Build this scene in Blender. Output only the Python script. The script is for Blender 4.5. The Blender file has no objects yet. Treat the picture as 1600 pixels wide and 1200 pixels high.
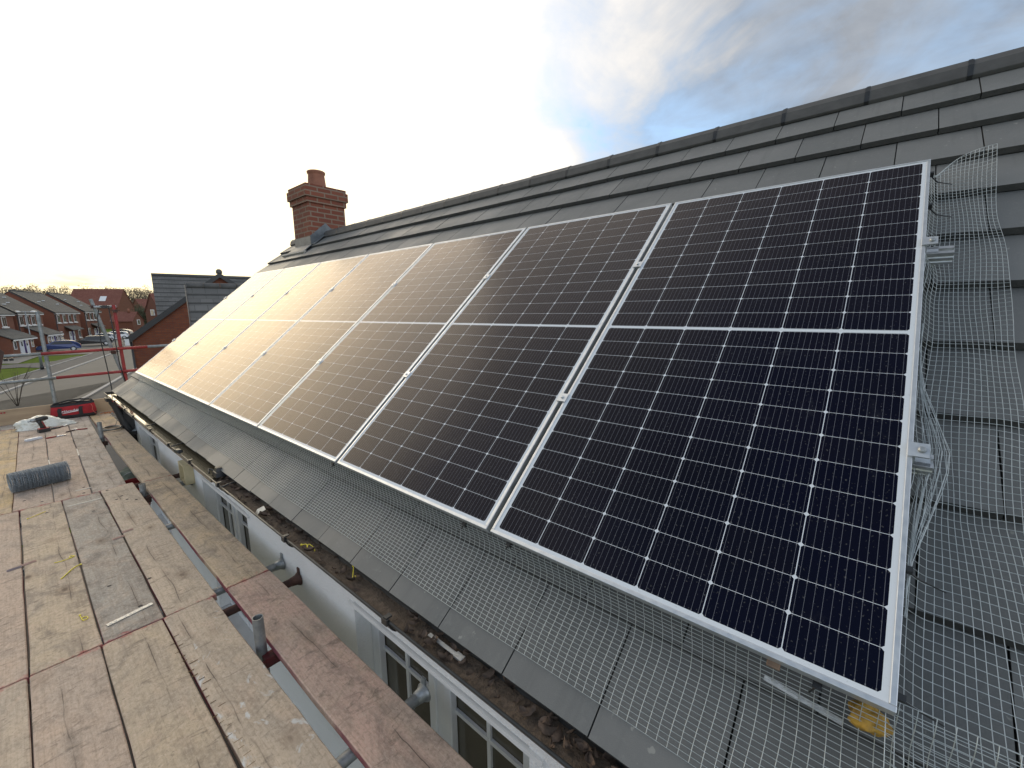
import bpy, bmesh, math, random
from mathutils import Vector, Matrix, noise as mnoise
random.seed(7)
sc = bpy.context.scene
COL = sc.collection
RAD = math.radians

# ------------------------------------------------------------------ frames
A = 0.7067531                      # roof pitch, 40.5 degrees
CA, SA = math.cos(A), math.sin(A)
H = 2.063; W = 1.038; PITCH = 1.058
UV_ = Vector((CA, 0, SA)); NV = Vector((-SA, 0, CA))
def RP(y, u, h):                   # roof frame -> world (h = 0 is the glass plane of the panels)
    return Vector((CA*u - SA*h, y, SA*u + CA*h))
ROOF = -0.14
CAMP = Vector((-0.9677, 0.1075, 0.7464))
RR = Vector((0.64714638, -0.76229704, -0.01023700))
RD = Vector((-0.13791117, -0.10385116, -0.98498500))
RF = Vector((0.74978802, 0.63884127, -0.17233618))
FPX = 659.88
GZ, GS = -5.1, 0.0095              # ground rises gently along +Y
def gz(y): return GZ + GS*max(-40, min(y, 400))
def head(deg, D, z=0.0):           # a point at compass heading deg (from +Y towards +X) and distance D
    return Vector((CAMP.x + D*math.sin(RAD(deg)), CAMP.y + D*math.cos(RAD(deg)), z))

# ------------------------------------------------------------------ object helpers
def put(o, parent=None):
    COL.objects.link(o)
    if parent is not None: o.parent = parent
    return o
def tag(o, label=None, cat=None, group=None, kind=None):
    if label: o['label'] = label
    if cat: o['category'] = cat
    if group: o['group'] = group
    if kind: o['kind'] = kind
    return o
def empty(name, loc=(0,0,0), rz=0.0):
    o = bpy.data.objects.new(name, None); COL.objects.link(o)
    o.location = loc; o.rotation_euler = (0,0,rz); o.empty_display_size = 0.1
    return o
def copy_tree(o, parent=None):
    c = o.copy(); COL.objects.link(c)
    if parent is not None: c.parent = parent
    for ch in list(o.children): copy_tree(ch, c)
    return c

class MB:
    def __init__(s): s.v=[]; s.f=[]; s.m=[]; s.uv=[]; s.sm=[]
    def face(s, idx, m=0, uv=None, sm=False):
        s.f.append(tuple(idx)); s.m.append(m); s.uv.append(uv); s.sm.append(sm)
    def quad(s, a,b,c,d, m=0, uv=None):
        i=len(s.v); s.v += [Vector(a),Vector(b),Vector(c),Vector(d)]; s.face((i,i+1,i+2,i+3), m, uv)
    def tri(s, a,b,c, m=0):
        i=len(s.v); s.v += [Vector(a),Vector(b),Vector(c)]; s.face((i,i+1,i+2), m)
    def box(s, lo, hi, M=None, m=0, taper=1.0):
        x0,y0,z0=lo; x1,y1,z1=hi; i=len(s.v)
        cx,cy=(x0+x1)/2,(y0+y1)/2
        P=[]
        for z,t in ((z0,1.0),(z1,taper)):
            for x,y in ((x0,y0),(x1,y0),(x1,y1),(x0,y1)):
                P.append(Vector((cx+(x-cx)*t, cy+(y-cy)*t, z)))
        if M is not None: P=[M@p for p in P]
        s.v += P
        for q in ((0,3,2,1),(4,5,6,7),(0,1,5,4),(1,2,6,5),(2,3,7,6),(3,0,4,7)): s.face([i+k for k in q], m)
    def rbox(s, y0,y1,u0,u1,h0,h1, m=0):   # box in the roof frame
        i=len(s.v)
        for h in (h0,h1):
            for y,u in ((y0,u0),(y1,u0),(y1,u1),(y0,u1)): s.v.append(RP(y,u,h))
        for q in ((0,1,2,3),(4,7,6,5),(0,4,5,1),(1,5,6,2),(2,6,7,3),(3,7,4,0)): s.face([i+k for k in q], m)
    def tube(s, pts, r, n=8, m=0, cap=True, sm=True, closed=False):
        pts=[Vector(p) for p in pts]; rs = r if isinstance(r,(list,tuple)) else [r]*len(pts)
        rings=[]; up=None
        for k,p in enumerate(pts):
            if closed: t=(pts[(k+1)%len(pts)]-pts[k-1])
            else: t=(pts[min(k+1,len(pts)-1)]-pts[max(k-1,0)])
            if t.length<1e-9: t=Vector((0,0,1))
            t.normalize()
            if up is None: up = Vector((0,0,1)) if abs(t.z)<.9 else Vector((1,0,0))
            a=t.cross(up)
            if a.length<1e-6: a=t.cross(Vector((.3,.8,.5)))
            a.normalize(); b=a.cross(t).normalized(); up=b
            i=len(s.v)
            for j in range(n):
                w=2*math.pi*j/n; s.v.append(p+(a*math.cos(w)+b*math.sin(w))*rs[k])
            rings.append(i)
        K=len(rings)
        for k in range(K if closed else K-1):
            i,j=rings[k],rings[(k+1)%K]
            for q in range(n):
                s.face((i+q,i+(q+1)%n,j+(q+1)%n,j+q), m, None, sm)
        if cap and not closed:
            s.face([rings[0]+q for q in range(n-1,-1,-1)], m); s.face([rings[-1]+q for q in range(n)], m)
    def lathe(s, c, prof, n=20, m=0, axis=None, sm=True, cap=True):
        # prof: list of (radius, height) along axis (default +Z)
        M = axis if axis is not None else Matrix.Identity(3)
        c=Vector(c); rings=[]
        for r,z in prof:
            i=len(s.v)
            for j in range(n):
                w=2*math.pi*j/n; s.v.append(c+M@Vector((r*math.cos(w),r*math.sin(w),z)))
            rings.append(i)
        for a,b in zip(rings,rings[1:]):
            for q in range(n): s.face((a+q,a+(q+1)%n,b+(q+1)%n,b+q), m, None, sm)
        if cap:
            s.face([rings[0]+q for q in range(n-1,-1,-1)], m); s.face([rings[-1]+q for q in range(n)], m)
    def prism(s, poly, vec, m=0):
        poly=[Vector(p) for p in poly]; vec=Vector(vec); n=len(poly); i=len(s.v)
        s.v += poly+[p+vec for p in poly]
        s.face(list(range(i,i+n))[::-1], m); s.face(list(range(i+n,i+2*n)), m)
        for q in range(n): s.face((i+q,i+(q+1)%n,i+n+(q+1)%n,i+n+q), m)
    def build(s, name, mats, parent=None, autouv=True, bevel=0.0, fixn=False):
        me=bpy.data.meshes.new(name)
        off = Vector((0,0,0))
        vs=s.v
        if parent is not None:
            bpy.context.view_layer.update()
            inv=parent.matrix_world.inverted(); vs=[inv@v for v in vs]
        me.from_pydata([tuple(v) for v in vs], [], s.f)
        if not isinstance(mats,(list,tuple)): mats=[mats]
        for m in mats: me.materials.append(m)
        for p,mi,sm in zip(me.polygons,s.m,s.sm): p.material_index=mi; p.use_smooth=sm
        if autouv:
            uvl=me.uv_layers.new(name='uv')
            for p,uv in zip(me.polygons,s.uv):
                if uv is not None:
                    for k,li in enumerate(p.loop_indices): uvl.data[li].uv=uv[k]
                else:
                    n=p.normal
                    t=Vector((-n.y,n.x,0))
                    if t.length<.05: t=Vector((1,0,0))
                    t.normalize(); b=n.cross(t)
                    for li in p.loop_indices:
                        co=s.v[me.loops[li].vertex_index]; uvl.data[li].uv=(co.dot(t),co.dot(b))
        if fixn or bevel:
            bm=bmesh.new(); bm.from_mesh(me); 
            bmesh.ops.recalc_face_normals(bm, faces=bm.faces)
            bm.to_mesh(me); bm.free()
        me.update()
        o=bpy.data.objects.new(name,me); put(o,parent)
        if bevel:
            md=o.modifiers.new('bev','BEVEL'); md.width=bevel; md.segments=2; md.limit_method='ANGLE'; md.angle_limit=RAD(40)
        return o
def at_base(o, loc):                # move a world-space mesh's origin to loc
    loc=Vector(loc); o.data.transform(Matrix.Translation(-loc)); o.location=loc; return o
def thing(mb, name, mat, label, cat, group=None, loc=None, **k):
    o=mb.build(name, mat, **k); tag(o,label,cat,group)
    if loc is not None: at_base(o,loc)
    return o

# ------------------------------------------------------------------ materials
class NT:
    def __init__(s, name):
        s.mat=bpy.data.materials.new(name); s.mat.use_nodes=True
        s.t=s.mat.node_tree; s.n=s.t.nodes; s.l=s.t.links
        s.b=s.n['Principled BSDF']
    def add(s, typ, **k):
        nd=s.n.new(typ)
        for a,v in k.items(): setattr(nd,a,v)
        return nd
    def val(s, sock, v):
        if hasattr(v,'is_output'): s.l.new(v,sock)
        else: sock.default_value=v
    def math(s, op, a, b=None, c=None, clamp=False):
        nd=s.add('ShaderNodeMath', operation=op, use_clamp=clamp)
        s.val(nd.inputs[0],a)
        if b is not None: s.val(nd.inputs[1],b)
        if c is not None: s.val(nd.inputs[2],c)
        return nd.outputs[0]
    def mix(s, f, a, b, mode='MIX'):
        nd=s.add('ShaderNodeMix', data_type='RGBA', blend_type=mode)
        s.val(nd.inputs[0],f)
        for k,v in ((6,a),(7,b)):
            if hasattr(v,'is_output'): s.l.new(v,nd.inputs[k])
            else: nd.inputs[k].default_value=(*v[:3],1)
        return nd.outputs[2]
    def coord(s, which='Object', scale=(1,1,1), loc=(0,0,0)):
        if which=='UV': o=s.add('ShaderNodeUVMap').outputs[0]
        elif which=='World': o=s.add('ShaderNodeNewGeometry').outputs['Position']
        else: o=s.add('ShaderNodeTexCoord').outputs[which]
        mp=s.add('ShaderNodeMapping'); s.l.new(o,mp.inputs[0]); mp.inputs['Scale'].default_value=scale; mp.inputs['Location'].default_value=loc
        return mp.outputs[0]
    def noise(s, vec, scale, detail=4, rough=.55, dist=0.0):
        nd=s.add('ShaderNodeTexNoise'); s.l.new(vec,nd.inputs['Vector'])
        nd.inputs['Scale'].default_value=scale; nd.inputs['Detail'].default_value=detail
        nd.inputs['Roughness'].default_value=rough; nd.inputs['Distortion'].default_value=dist
        return nd.outputs['Fac']
    def ramp(s, f, stops):
        nd=s.add('ShaderNodeValToRGB'); s.l.new(f,nd.inputs[0]); e=nd.color_ramp.elements
        while len(e)<len(stops): e.new(.5)
        for el,(p,c) in zip(e,stops):
            el.position=p; el.color=(c,c,c,1) if not isinstance(c,(tuple,list)) else (*c[:3],1)
        return nd.outputs[0]
    def range(s, f, a,b,c=0.0,d=1.0):
        nd=s.add('ShaderNodeMapRange'); s.l.new(f,nd.inputs[0])
        for k,v in zip((1,2,3,4),(a,b,c,d)): nd.inputs[k].default_value=v
        return nd.outputs[0]
    def set(s, color=None, rough=None, metal=None, spec=None, ior=None):
        if color is not None:
            if hasattr(color,'is_output'): s.l.new(color,s.b.inputs['Base Color'])
            else: s.b.inputs['Base Color'].default_value=(*color[:3],1)
        for nm,v in (('Roughness',rough),('Metallic',metal),('Specular IOR Level',spec),('IOR',ior)):
            if v is not None: s.val(s.b.inputs[nm],v)
    def bump(s, h, strength=.3, dist=.01):
        nd=s.add('ShaderNodeBump'); s.l.new(h,nd.inputs['Height']); nd.inputs['Strength'].default_value=strength; nd.inputs['Distance'].default_value=dist
        s.l.new(nd.outputs[0],s.b.inputs['Normal'])

def mat(name, c1, c2=None, scale=8, rough=.6, metal=0.0, bump=0.0, bscale=None, stretch=(1,1,1), spec=None, rvar=0.0, coord='World', detail=5):
    t=NT(name); v=t.coord(coord,stretch); n=t.noise(v,scale,detail)
    if c2 is None: c2=tuple(x*.75 for x in c1)
    t.set(t.mix(t.range(n,.3,.7),c1,c2), None, metal, spec)
    if rvar: t.set(rough=t.range(t.noise(v,scale*1.7,3),.35,.65,max(.03,rough-rvar),min(1,rough+rvar)))
    else: t.set(rough=rough)
    if bump: t.bump(t.noise(v,bscale or scale*4,4), bump, .01)
    return t.mat

M={}
M['alu']=mat('anodised_aluminium',(.66,.68,.69),(.55,.57,.59),30,.38,.75,rvar=.08)
M['alu_dull']=mat('mill_aluminium',(.62,.62,.61),(.5,.5,.5),40,.4,.9,rvar=.1)
M['galv']=mat('galvanised_steel',(.42,.44,.45),(.28,.30,.31),35,.5,.7,rvar=.12,bump=.1)
M['galv_tube']=mat('weathered_scaffold_tube',(.36,.38,.385),(.21,.225,.23),22,.5,.65,rvar=.15,bump=.15)
M['rust_tube']=mat('rusty_scaffold_tube',(.12,.06,.045),(.05,.03,.028),25,.75,.3,bump=.3)
M['wire']=mat('zinc_wire',(.66,.70,.69),(.50,.54,.54),60,.4,.55)
M['wire_dark']=mat('roll_wire',(.35,.39,.42),(.23,.26,.29),40,.45,.4)
M['black']=mat('black_plastic',(.018,.018,.019),(.03,.03,.03),30,.38,rvar=.1)
M['gutter']=mat('black_gutter_plastic',(.022,.021,.020),(.05,.047,.042),12,.42,rvar=.1,bump=.05)
M['dirt']=mat('gutter_silt',(.16,.12,.088),(.07,.052,.038),45,.95,bump=.9,bscale=110)
M['leaf']=mat('dead_leaves',(.15,.10,.07),(.045,.032,.024),25,.8,bump=.3)
M['paper']=mat('pale_scrap',(.7,.66,.56),(.55,.5,.42),30,.7)
M['yellow']=mat('yellow_plastic',(.75,.62,.03),(.6,.5,.03),20,.45)
M['foam']=mat('amber_foam',(.55,.33,.05),(.32,.17,.025),45,.5,bump=.5)
M['silver']=mat('bright_strip',(.55,.55,.53),(.36,.36,.35),60,.4,.4,bump=.3)
M['red_paint']=mat('red_spray_paint',(.42,.02,.025),(.27,.015,.03),30,.55,bump=.2)
M['red_tube']=mat('red_painted_tube',(.36,.035,.035),(.24,.03,.03),18,.42,.15,rvar=.12,bump=.12)
M['red_fabric']=mat('red_canvas',(.40,.012,.018),(.26,.008,.012),14,.75,bump=.35,bscale=220)
M['black_fabric']=mat('black_canvas',(.018,.017,.018),(.035,.03,.03),14,.85,bump=.3,bscale=200)
M['white_print']=mat('white_print',(.8,.8,.8),(.7,.7,.7),20,.6)
M['bag']=mat('milky_polythene',(.78,.77,.70),(.62,.60,.52),9,.28,bump=.25)
M['red_plastic']=mat('red_grip',(.34,.02,.02),(.2,.01,.01),15,.45)
M['cable']=mat('black_cable',(.012,.012,.012),(.02,.02,.02),20,.5)
M['lead']=mat('lead_flashing',(.16,.175,.185),(.09,.10,.11),9,.55,.25,bump=.2)
M['mortar']=mat('pale_mortar',(.42,.40,.36),(.32,.30,.27),30,.9,bump=.4)
M['terracotta']=mat('terracotta',(.30,.12,.07),(.22,.085,.05),12,.75,bump=.2)
M['upvc']=mat('white_upvc',(.72,.73,.75),(.62,.63,.66),6,.35)
M['white_trim']=mat('white_trim',(.75,.75,.74),(.66,.66,.65),6,.4)
M['purple']=mat('purple_pipe',(.06,.03,.13),(.05,.02,.10),6,.4)
M['asphalt_path']=mat('path_asphalt',(.075,.073,.07),(.10,.098,.092),.6,.9,bump=.3,bscale=30)
M['concrete']=mat('drive_concrete',(.24,.225,.20),(.19,.18,.16),.5,.9)
M['kerb']=mat('kerb_concrete',(.42,.41,.385),(.34,.33,.31),1.2,.85)
M['paint_line']=mat('road_line',(.7,.7,.68),(.5,.5,.48),2,.7)
M['chrome']=mat('chrome',(.7,.7,.7),(.6,.6,.6),10,.15,1.0)
M['tyre']=mat('tyre',(.015,.015,.015),(.025,.025,.025),9,.85)
M['wood_brown']=mat('brown_timber',(.10,.055,.042),(.055,.03,.025),8,.8,stretch=(4,4,.6),bump=.3)
M['bark']=mat('bark',(.10,.075,.055),(.05,.038,.03),6,.9)
M['wood_far']=mat('bare_winter_twigs',(.20,.155,.10),(.105,.08,.055),.16,.95)
M['bush']=mat('dark_evergreen',(.05,.06,.03),(.10,.085,.045),.4,.95)

def m_road():
    t=NT('road_asphalt'); v=t.coord('World'); a=t.noise(v,.25,5,.6); b=t.noise(v,22,3)
    st=t.noise(t.coord('World',(.5,.12,1)),.8,4,.6)
    c=t.mix(t.range(a,.3,.7),(.095,.091,.080),(.125,.119,.105)); c=t.mix(t.range(st,.5,.75,0,.5),c,(.062,.06,.055)); c=t.mix(t.range(b,.3,.7,0,.3),c,(.16,.152,.135))
    t.set(c,.85); t.bump(b,.3,.01); return t.mat
M['road']=m_road()
def m_grass():
    t=NT('grass'); v=t.coord('World'); a=t.noise(v,.5,6,.65); b=t.noise(v,6,4)
    c=t.mix(t.range(a,.3,.7),(.10,.155,.012),(.06,.10,.010)); c=t.mix(t.range(b,.35,.7,0,.4),c,(.13,.14,.035))
    t.set(c,.95,None,.05); t.bump(b,.8,.05); return t.mat
M['grass']=m_grass()

def m_tile():
    t=NT('grey_concrete_tile'); v=t.coord('World'); isl=t.add('ShaderNodeNewGeometry').outputs['Random Per Island']
    n=t.noise(v,3.2,5,.6); f=t.noise(v,420,2,.5); s=t.noise(v,26,5,.6,1.0); w=t.noise(t.coord('World',(1.2,1,1)),1.6,3)
    c=t.mix(isl,(.122,.126,.125),(.172,.174,.170))
    c=t.mix(t.range(n,.35,.7,0,.55),c,(.10,.108,.108)); c=t.mix(t.range(s,.56,.76,0,.4),c,(.22,.225,.215))
    c=t.mix(t.range(f,.35,.7,0,.35),c,(.18,.18,.17))
    lic=t.noise(v,38,3,.5); c=t.mix(t.range(lic,.70,.74,0,.5),c,(.34,.34,.31)); stk=t.noise(t.coord('World',(1.1,22,1.1)),1.3,4,.6); c=t.mix(t.range(stk,.55,.75,0,.35),c,(.09,.094,.092))
    t.set(c, t.range(w,.4,.65,.5,.72), None, .4); t.bump(f,.25,.002); return t.mat
M['tile']=m_tile()
M['tile_edge']=mat('shadowed_tile_edge',(.05,.05,.049),(.07,.069,.067),30,.85,bump=.3)  # darker than the tile tops: lip shadow put into the edge colour
M['ridge']=mat('ridge_tile_grey',(.095,.092,.089),(.066,.064,.062),10,.65,bump=.2)

def m_brick(name, c1, c2, mort, bw=.225, bh=.075, ms=.011, blotch=(.10,.05,.045)):
    t=NT(name); v=t.coord('UV')
    nd=t.add('ShaderNodeTexBrick'); t.l.new(v,nd.inputs['Vector']); nd.inputs['Scale'].default_value=1.0
    nd.inputs['Color1'].default_value=(*c1,1); nd.inputs['Color2'].default_value=(*c2,1); nd.inputs['Mortar'].default_value=(*mort,1)
    nd.inputs['Mortar Size'].default_value=ms; nd.inputs['Mortar Smooth'].default_value=.15; nd.inputs['Bias'].default_value=-.15
    nd.inputs['Brick Width'].default_value=bw; nd.inputs['Row Height'].default_value=bh
    n=t.noise(t.coord('World'),2.2,5); f=t.noise(t.coord('World'),60,3)
    c=t.mix(t.range(n,.45,.7,0,.4),nd.outputs['Color'],blotch); c=t.mix(t.range(f,.4,.7,0,.25),c,tuple(x*1.5 for x in c1))
    t.set(c,.9); t.bump(t.math('SUBTRACT',t.math('MULTIPLY',f,.3),nd.outputs['Fac']),.5,.006); return t.mat
M['brick']=m_brick('chimney_brick',(.165,.048,.028),(.23,.075,.042),(.22,.165,.12),blotch=(.085,.045,.038))
M['brick_far']=m_brick('house_brick',(.165,.047,.024),(.20,.064,.030),(.16,.09,.06))
M['brick_near']=m_brick('gable_brick',(.16,.042,.018),(.23,.070,.026),(.11,.06,.042),blotch=(.07,.03,.025))

def m_roofrow(name, c1, c2, gauge=.3, tw=.3, gap=(.02,.02,.02), ms=.02):
    t=NT(name); v=t.coord('UV')
    nd=t.add('ShaderNodeTexBrick'); t.l.new(v,nd.inputs['Vector']); nd.inputs['Scale'].default_value=1.0
    nd.inputs['Color1'].default_value=(*c1,1); nd.inputs['Color2'].default_value=(*c2,1); nd.inputs['Mortar'].default_value=(*gap,1)
    nd.inputs['Mortar Size'].default_value=ms; nd.inputs['Brick Width'].default_value=tw; nd.inputs['Row Height'].default_value=gauge
    n=t.noise(t.coord('World'),.7,4); t.set(t.mix(t.range(n,.4,.7,0,.35),nd.outputs['Color'],tuple(x*.7 for x in c1)),.9,None,.2)
    t.bump(t.math('SUBTRACT',1.0,nd.outputs['Fac']),.6,.02); return t.mat
M['roof_grey']=m_roofrow('grey_tiled_roof',(.115,.115,.108),(.15,.148,.14),.3,.3,(.055,.054,.052),.022)
M['roof_slate']=m_roofrow('slate_grey_roof',(.125,.121,.114),(.155,.150,.142),.3,.33,(.10,.097,.092),.010)
M['roof_red']=m_roofrow('red_tiled_roof',(.19,.075,.055),(.23,.10,.075),.3,.3,(.12,.05,.04),.012)

def m_render():
    t=NT('white_roughcast_render'); v=t.coord('World'); n=t.noise(v,1.3,5); f=t.noise(v,150,3,.6); g=t.noise(v,60,3,.6)
    c=t.mix(t.range(n,.35,.7),(.80,.80,.79),(.72,.72,.71)); c=t.mix(t.range(g,.6,.75,0,.3),c,(.60,.58,.54))
    t.set(c,.95); t.bump(t.math('ADD',f,g),1.0,.006); return t.mat
M['render']=m_render()

def m_board(name='scaffold_timber'):
    t=NT(name); v=t.coord('Object'); oi=t.add('ShaderNodeObjectInfo')
    rnd=oi.outputs['Random']; base=oi.outputs['Color']
    off=t.add('ShaderNodeVectorMath',operation='ADD'); t.l.new(v,off.inputs[0])
    cm=t.add('ShaderNodeCombineXYZ'); t.l.new(t.math('MULTIPLY',rnd,40),cm.inputs[0]); t.l.new(t.math('MULTIPLY',rnd,17),cm.inputs[1]); t.l.new(cm.outputs[0],off.inputs[1])
    P=off.outputs[0]
    def mp(sc):
        m=t.add('ShaderNodeMapping'); t.l.new(P,m.inputs[0]); m.inputs['Scale'].default_value=sc; return m.outputs[0]
    grain=t.noise(mp((30,1.2,30)),3.0,6,.65,.6)
    cross=t.noise(mp((6,22,6)),1.1,5,.6,1.4)
    saw=t.noise(mp((10,190,10)),1.0,3,.5,.3)
    blot=t.noise(mp((3,1.6,3)),1.5,5,.6,.8)
    fine=t.noise(mp((1,1,1)),260,3,.6)
    wave=t.noise(mp((5,13,5)),1.1,6,.62,2.6); dirt=t.noise(mp((2.4,1.5,2)),2.4,8,.66,1.2); spk=t.noise(mp((1,1,1)),95,4,.7)
    mott=t.noise(mp((1.6,1,1)),4.5,6,.62,1.0); sand=t.noise(mp((1.5,1,1)),46,5,.72,.4)
    c=t.mix(t.range(blot,.36,.64,0,.55),base,(.42,.35,.285))
    c=t.mix(t.range(mott,.5,.68,0,.50),c,(.62,.455,.33))
    c=t.mix(t.range(grain,.48,.70,0,.36),c,(.22,.155,.10))
    c=t.mix(t.math('MULTIPLY',t.range(dirt,.47,.69),t.math('ADD',.35,t.math('MULTIPLY',rnd,.5))),c,(.125,.105,.092))
    c=t.mix(t.range(wave,.575,.67,0,.55),c,(.10,.075,.058))
    c=t.mix(t.range(sand,.50,.66,0,.42),c,(.20,.15,.105))
    c=t.mix(t.range(sand,.47,.34,0,.36),c,(.73,.60,.48))
    c=t.mix(t.range(fine,.40,.72,0,.30),c,(.56,.47,.36))
    c=t.mix(t.range(spk,.63,.70,0,.55),c,(.07,.055,.045))
    s0=t.add('ShaderNodeSeparateXYZ'); t.l.new(v,s0.inputs[0])
    wig=t.noise(mp((0,1,0)),1.6,5,.55)
    cr=t.math('ABSOLUTE',t.math('SUBTRACT',s0.outputs[0],t.math('ADD',t.math('MULTIPLY',t.math('SUBTRACT',rnd,.5),.12),t.math('MULTIPLY',t.math('SUBTRACT',wig,.5),.07))))
    cm2=t.range(t.noise(mp((0,1,0)),2.2,3),.46,.56)
    c=t.mix(t.math('MULTIPLY',t.range(cr,.0008,.0024,.85,0),cm2),c,(.06,.042,.03)); c=t.mix(t.math('MULTIPLY',t.range(cr,.002,.02,.35,0),cm2),c,(.17,.13,.10))
    # knots
    vo=t.add('ShaderNodeTexVoronoi'); vo.feature='F1'; t.l.new(mp((1,.62,.2)),vo.inputs['Vector']); vo.inputs['Scale'].default_value=4.2
    d=vo.outputs['Distance']; k=t.range(d,.045,.085,1,0)
    hz=t.range(d,.09,.22,.35,0)
    c=t.mix(hz,c,(.25,.17,.11)); c=t.mix(t.math('MULTIPLY',k,.7),c,(.10,.065,.045))
    # pale plaster drips on some boards (driven by a per-object property)
    at=t.add('ShaderNodeAttribute'); at.attribute_type='OBJECT'; at.attribute_name='plaster'
    pl=t.noise(mp((3.5,1.7,3)),2.4,4,.6,2.0)
    c=t.mix(t.math('MULTIPLY',t.range(pl,.60,.67),at.outputs['Fac'],clamp=True),c,(.62,.60,.56))
    # sprayed red ends : last centimetres of the board length, ragged
    sep=t.add('ShaderNodeSeparateXYZ'); t.l.new(v,sep.inputs[0])
    ln=t.add('ShaderNodeAttribute'); ln.attribute_type='OBJECT'; ln.attribute_name='half_len'
    e=t.math('SUBTRACT',ln.outputs['Fac'],t.math('ABSOLUTE',sep.outputs[1]))
    rg=t.noise(mp((9,9,9)),2.5,4,.6)
    e=t.math('ADD',e,t.math('MULTIPLY',t.math('SUBTRACT',rg,.40),.16))
    red=t.range(e,-.01,.028,.75,0)
    edge=t.math('ABSOLUTE',sep.outputs[0])
    redz=t.math('MULTIPLY',t.range(sep.outputs[2],-.008,-.002,1,0),t.range(t.noise(mp((1,1.1,1)),1.3,3),.47,.56,.05,.85))    # painted side edges below the top face
    c=t.mix(red,c,(.40,.05,.06)); c=t.mix(redz,c,(.22,.010,.05))
    t.set(c,.88); h=t.math('ADD',t.math('MULTIPLY',grain,.6),t.math('ADD',t.math('MULTIPLY',sand,.8),t.math('MULTIPLY',wave,.4)))
    t.bump(h,.55,.004); return t.mat
M['board']=m_board()

def m_plaster_wood(name,c1,c2):
    t=NT(name); v=t.coord('World',(1.2,25,25)); n=t.noise(v,1.4,5,.6,.5); s=t.noise(t.coord('World'),3,4)
    c=t.mix(t.range(n,.35,.7),c1,c2); c=t.mix(t.range(s,.5,.75,0,.4),c,tuple(x*.6 for x in c2)); t.set(c,.85); t.bump(n,.3,.003); return t.mat
M['toe']=m_plaster_wood('toe_board_timber',(.42,.31,.20),(.33,.235,.15))

def m_cells():
    t=NT('solar_cells_under_glass'); uv=t.add('ShaderNodeUVMap').outputs[0]
    sp=t.add('ShaderNodeSeparateXYZ'); t.l.new(uv,sp.inputs[0]); u,v=sp.outputs[0],sp.outputs[1]
    m=.0225; pw=(W-2*m)/6; gap=.0075; half=(H-2*m-2*gap)/2; ph=half/12
    x=t.math('DIVIDE',t.math('SUBTRACT',u,m),pw)
    fx=t.math('FRACT',x); dx=t.math('MULTIPLY',t.math('MINIMUM',fx,t.math('SUBTRACT',1,fx)),pw)
    vc=t.math('SUBTRACT',t.math('ABSOLUTE',t.math('SUBTRACT',v,H/2)),gap)      # distance beyond the middle gap
    y=t.math('DIVIDE',vc,ph); fy=t.math('FRACT',y); dy=t.math('MULTIPLY',t.math('MINIMUM',fy,t.math('SUBTRACT',1,fy)),ph)
    lx=t.math('LESS_THAN',dx,.00100); ly=t.math('LESS_THAN',dy,.00055)
    dia=t.math('LESS_THAN',t.math('ADD',dx,dy),.0066)
    mid=t.math('LESS_THAN',vc,-.0015)
    out=t.math('MAXIMUM',t.math('LESS_THAN',u,m),t.math('MAXIMUM',t.math('GREATER_THAN',u,W-m),t.math('MAXIMUM',t.math('LESS_THAN',v,m),t.math('GREATER_THAN',v,H-m))))
    white=t.math('MAXIMUM',t.math('MAXIMUM',lx,ly),t.math('MAXIMUM',dia,t.math('MAXIMUM',mid,out)))
    b=t.math('FRACT',t.math('MULTIPLY',fx,10)); bd=t.math('ABSOLUTE',t.math('SUBTRACT',b,.5))
    bus=t.math('LESS_THAN',bd,.030)
    dot=t.math('MULTIPLY',t.math('LESS_THAN',bd,.075),t.math('LESS_THAN',t.math('ABSOLUTE',t.math('SUBTRACT',dy,.0035)),.0022))
    # cell shade: slight differences between cells
    cb=t.add('ShaderNodeCombineXYZ'); t.l.new(t.math('FLOOR',x),cb.inputs[0]); t.l.new(t.math('FLOOR',t.math('DIVIDE',t.math('SUBTRACT',v,m),ph)),cb.inputs[1])
    oi=t.add('ShaderNodeObjectInfo'); t.l.new(t.math('MULTIPLY',oi.outputs['Random'],50),cb.inputs[2])
    wn=t.add('ShaderNodeTexWhiteNoise'); t.l.new(cb.outputs[0],wn.inputs['Vector'])
    pos=t.coord('World'); big=t.noise(pos,1.5,3); dust=t.noise(pos,170,2,.5); sm=t.noise(pos,7,5,.6,1.5)
    c=t.mix(wn.outputs['Value'],(.0010,.0016,.0100),(.0028,.0030,.0105)); c=t.mix(t.range(big,.4,.7,0,.45),c,(.0035,.0028,.0045))
    c=t.mix(t.math('MULTIPLY',bus,.52),c,(.20,.21,.24)); c=t.mix(t.math('MULTIPLY',dot,.12),c,(.6,.6,.6)); c=t.mix(white,c,(.62,.66,.70))
    c=t.mix(t.range(dust,.66,.74,0,.22),c,(.28,.28,.26)); c=t.mix(t.range(sm,.64,.78,0,.035),c,(.4,.42,.42))
    t.set(c, t.range(sm,.4,.75,.17,.23), None, .36, 1.29)
    # dusty glass with golden sky glare tinted into its sheen, strongest at grazing view
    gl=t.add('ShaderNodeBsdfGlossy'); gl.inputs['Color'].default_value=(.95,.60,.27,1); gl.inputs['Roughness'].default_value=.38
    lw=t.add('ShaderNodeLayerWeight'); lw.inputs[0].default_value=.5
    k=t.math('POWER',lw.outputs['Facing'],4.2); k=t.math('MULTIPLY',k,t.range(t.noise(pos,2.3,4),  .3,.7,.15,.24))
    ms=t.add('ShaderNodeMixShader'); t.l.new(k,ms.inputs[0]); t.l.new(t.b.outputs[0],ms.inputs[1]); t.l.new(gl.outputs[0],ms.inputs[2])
    t.l.new(ms.outputs[0],t.n['Material Output'].inputs['Surface']); return t.mat
M['cells']=m_cells()

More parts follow.
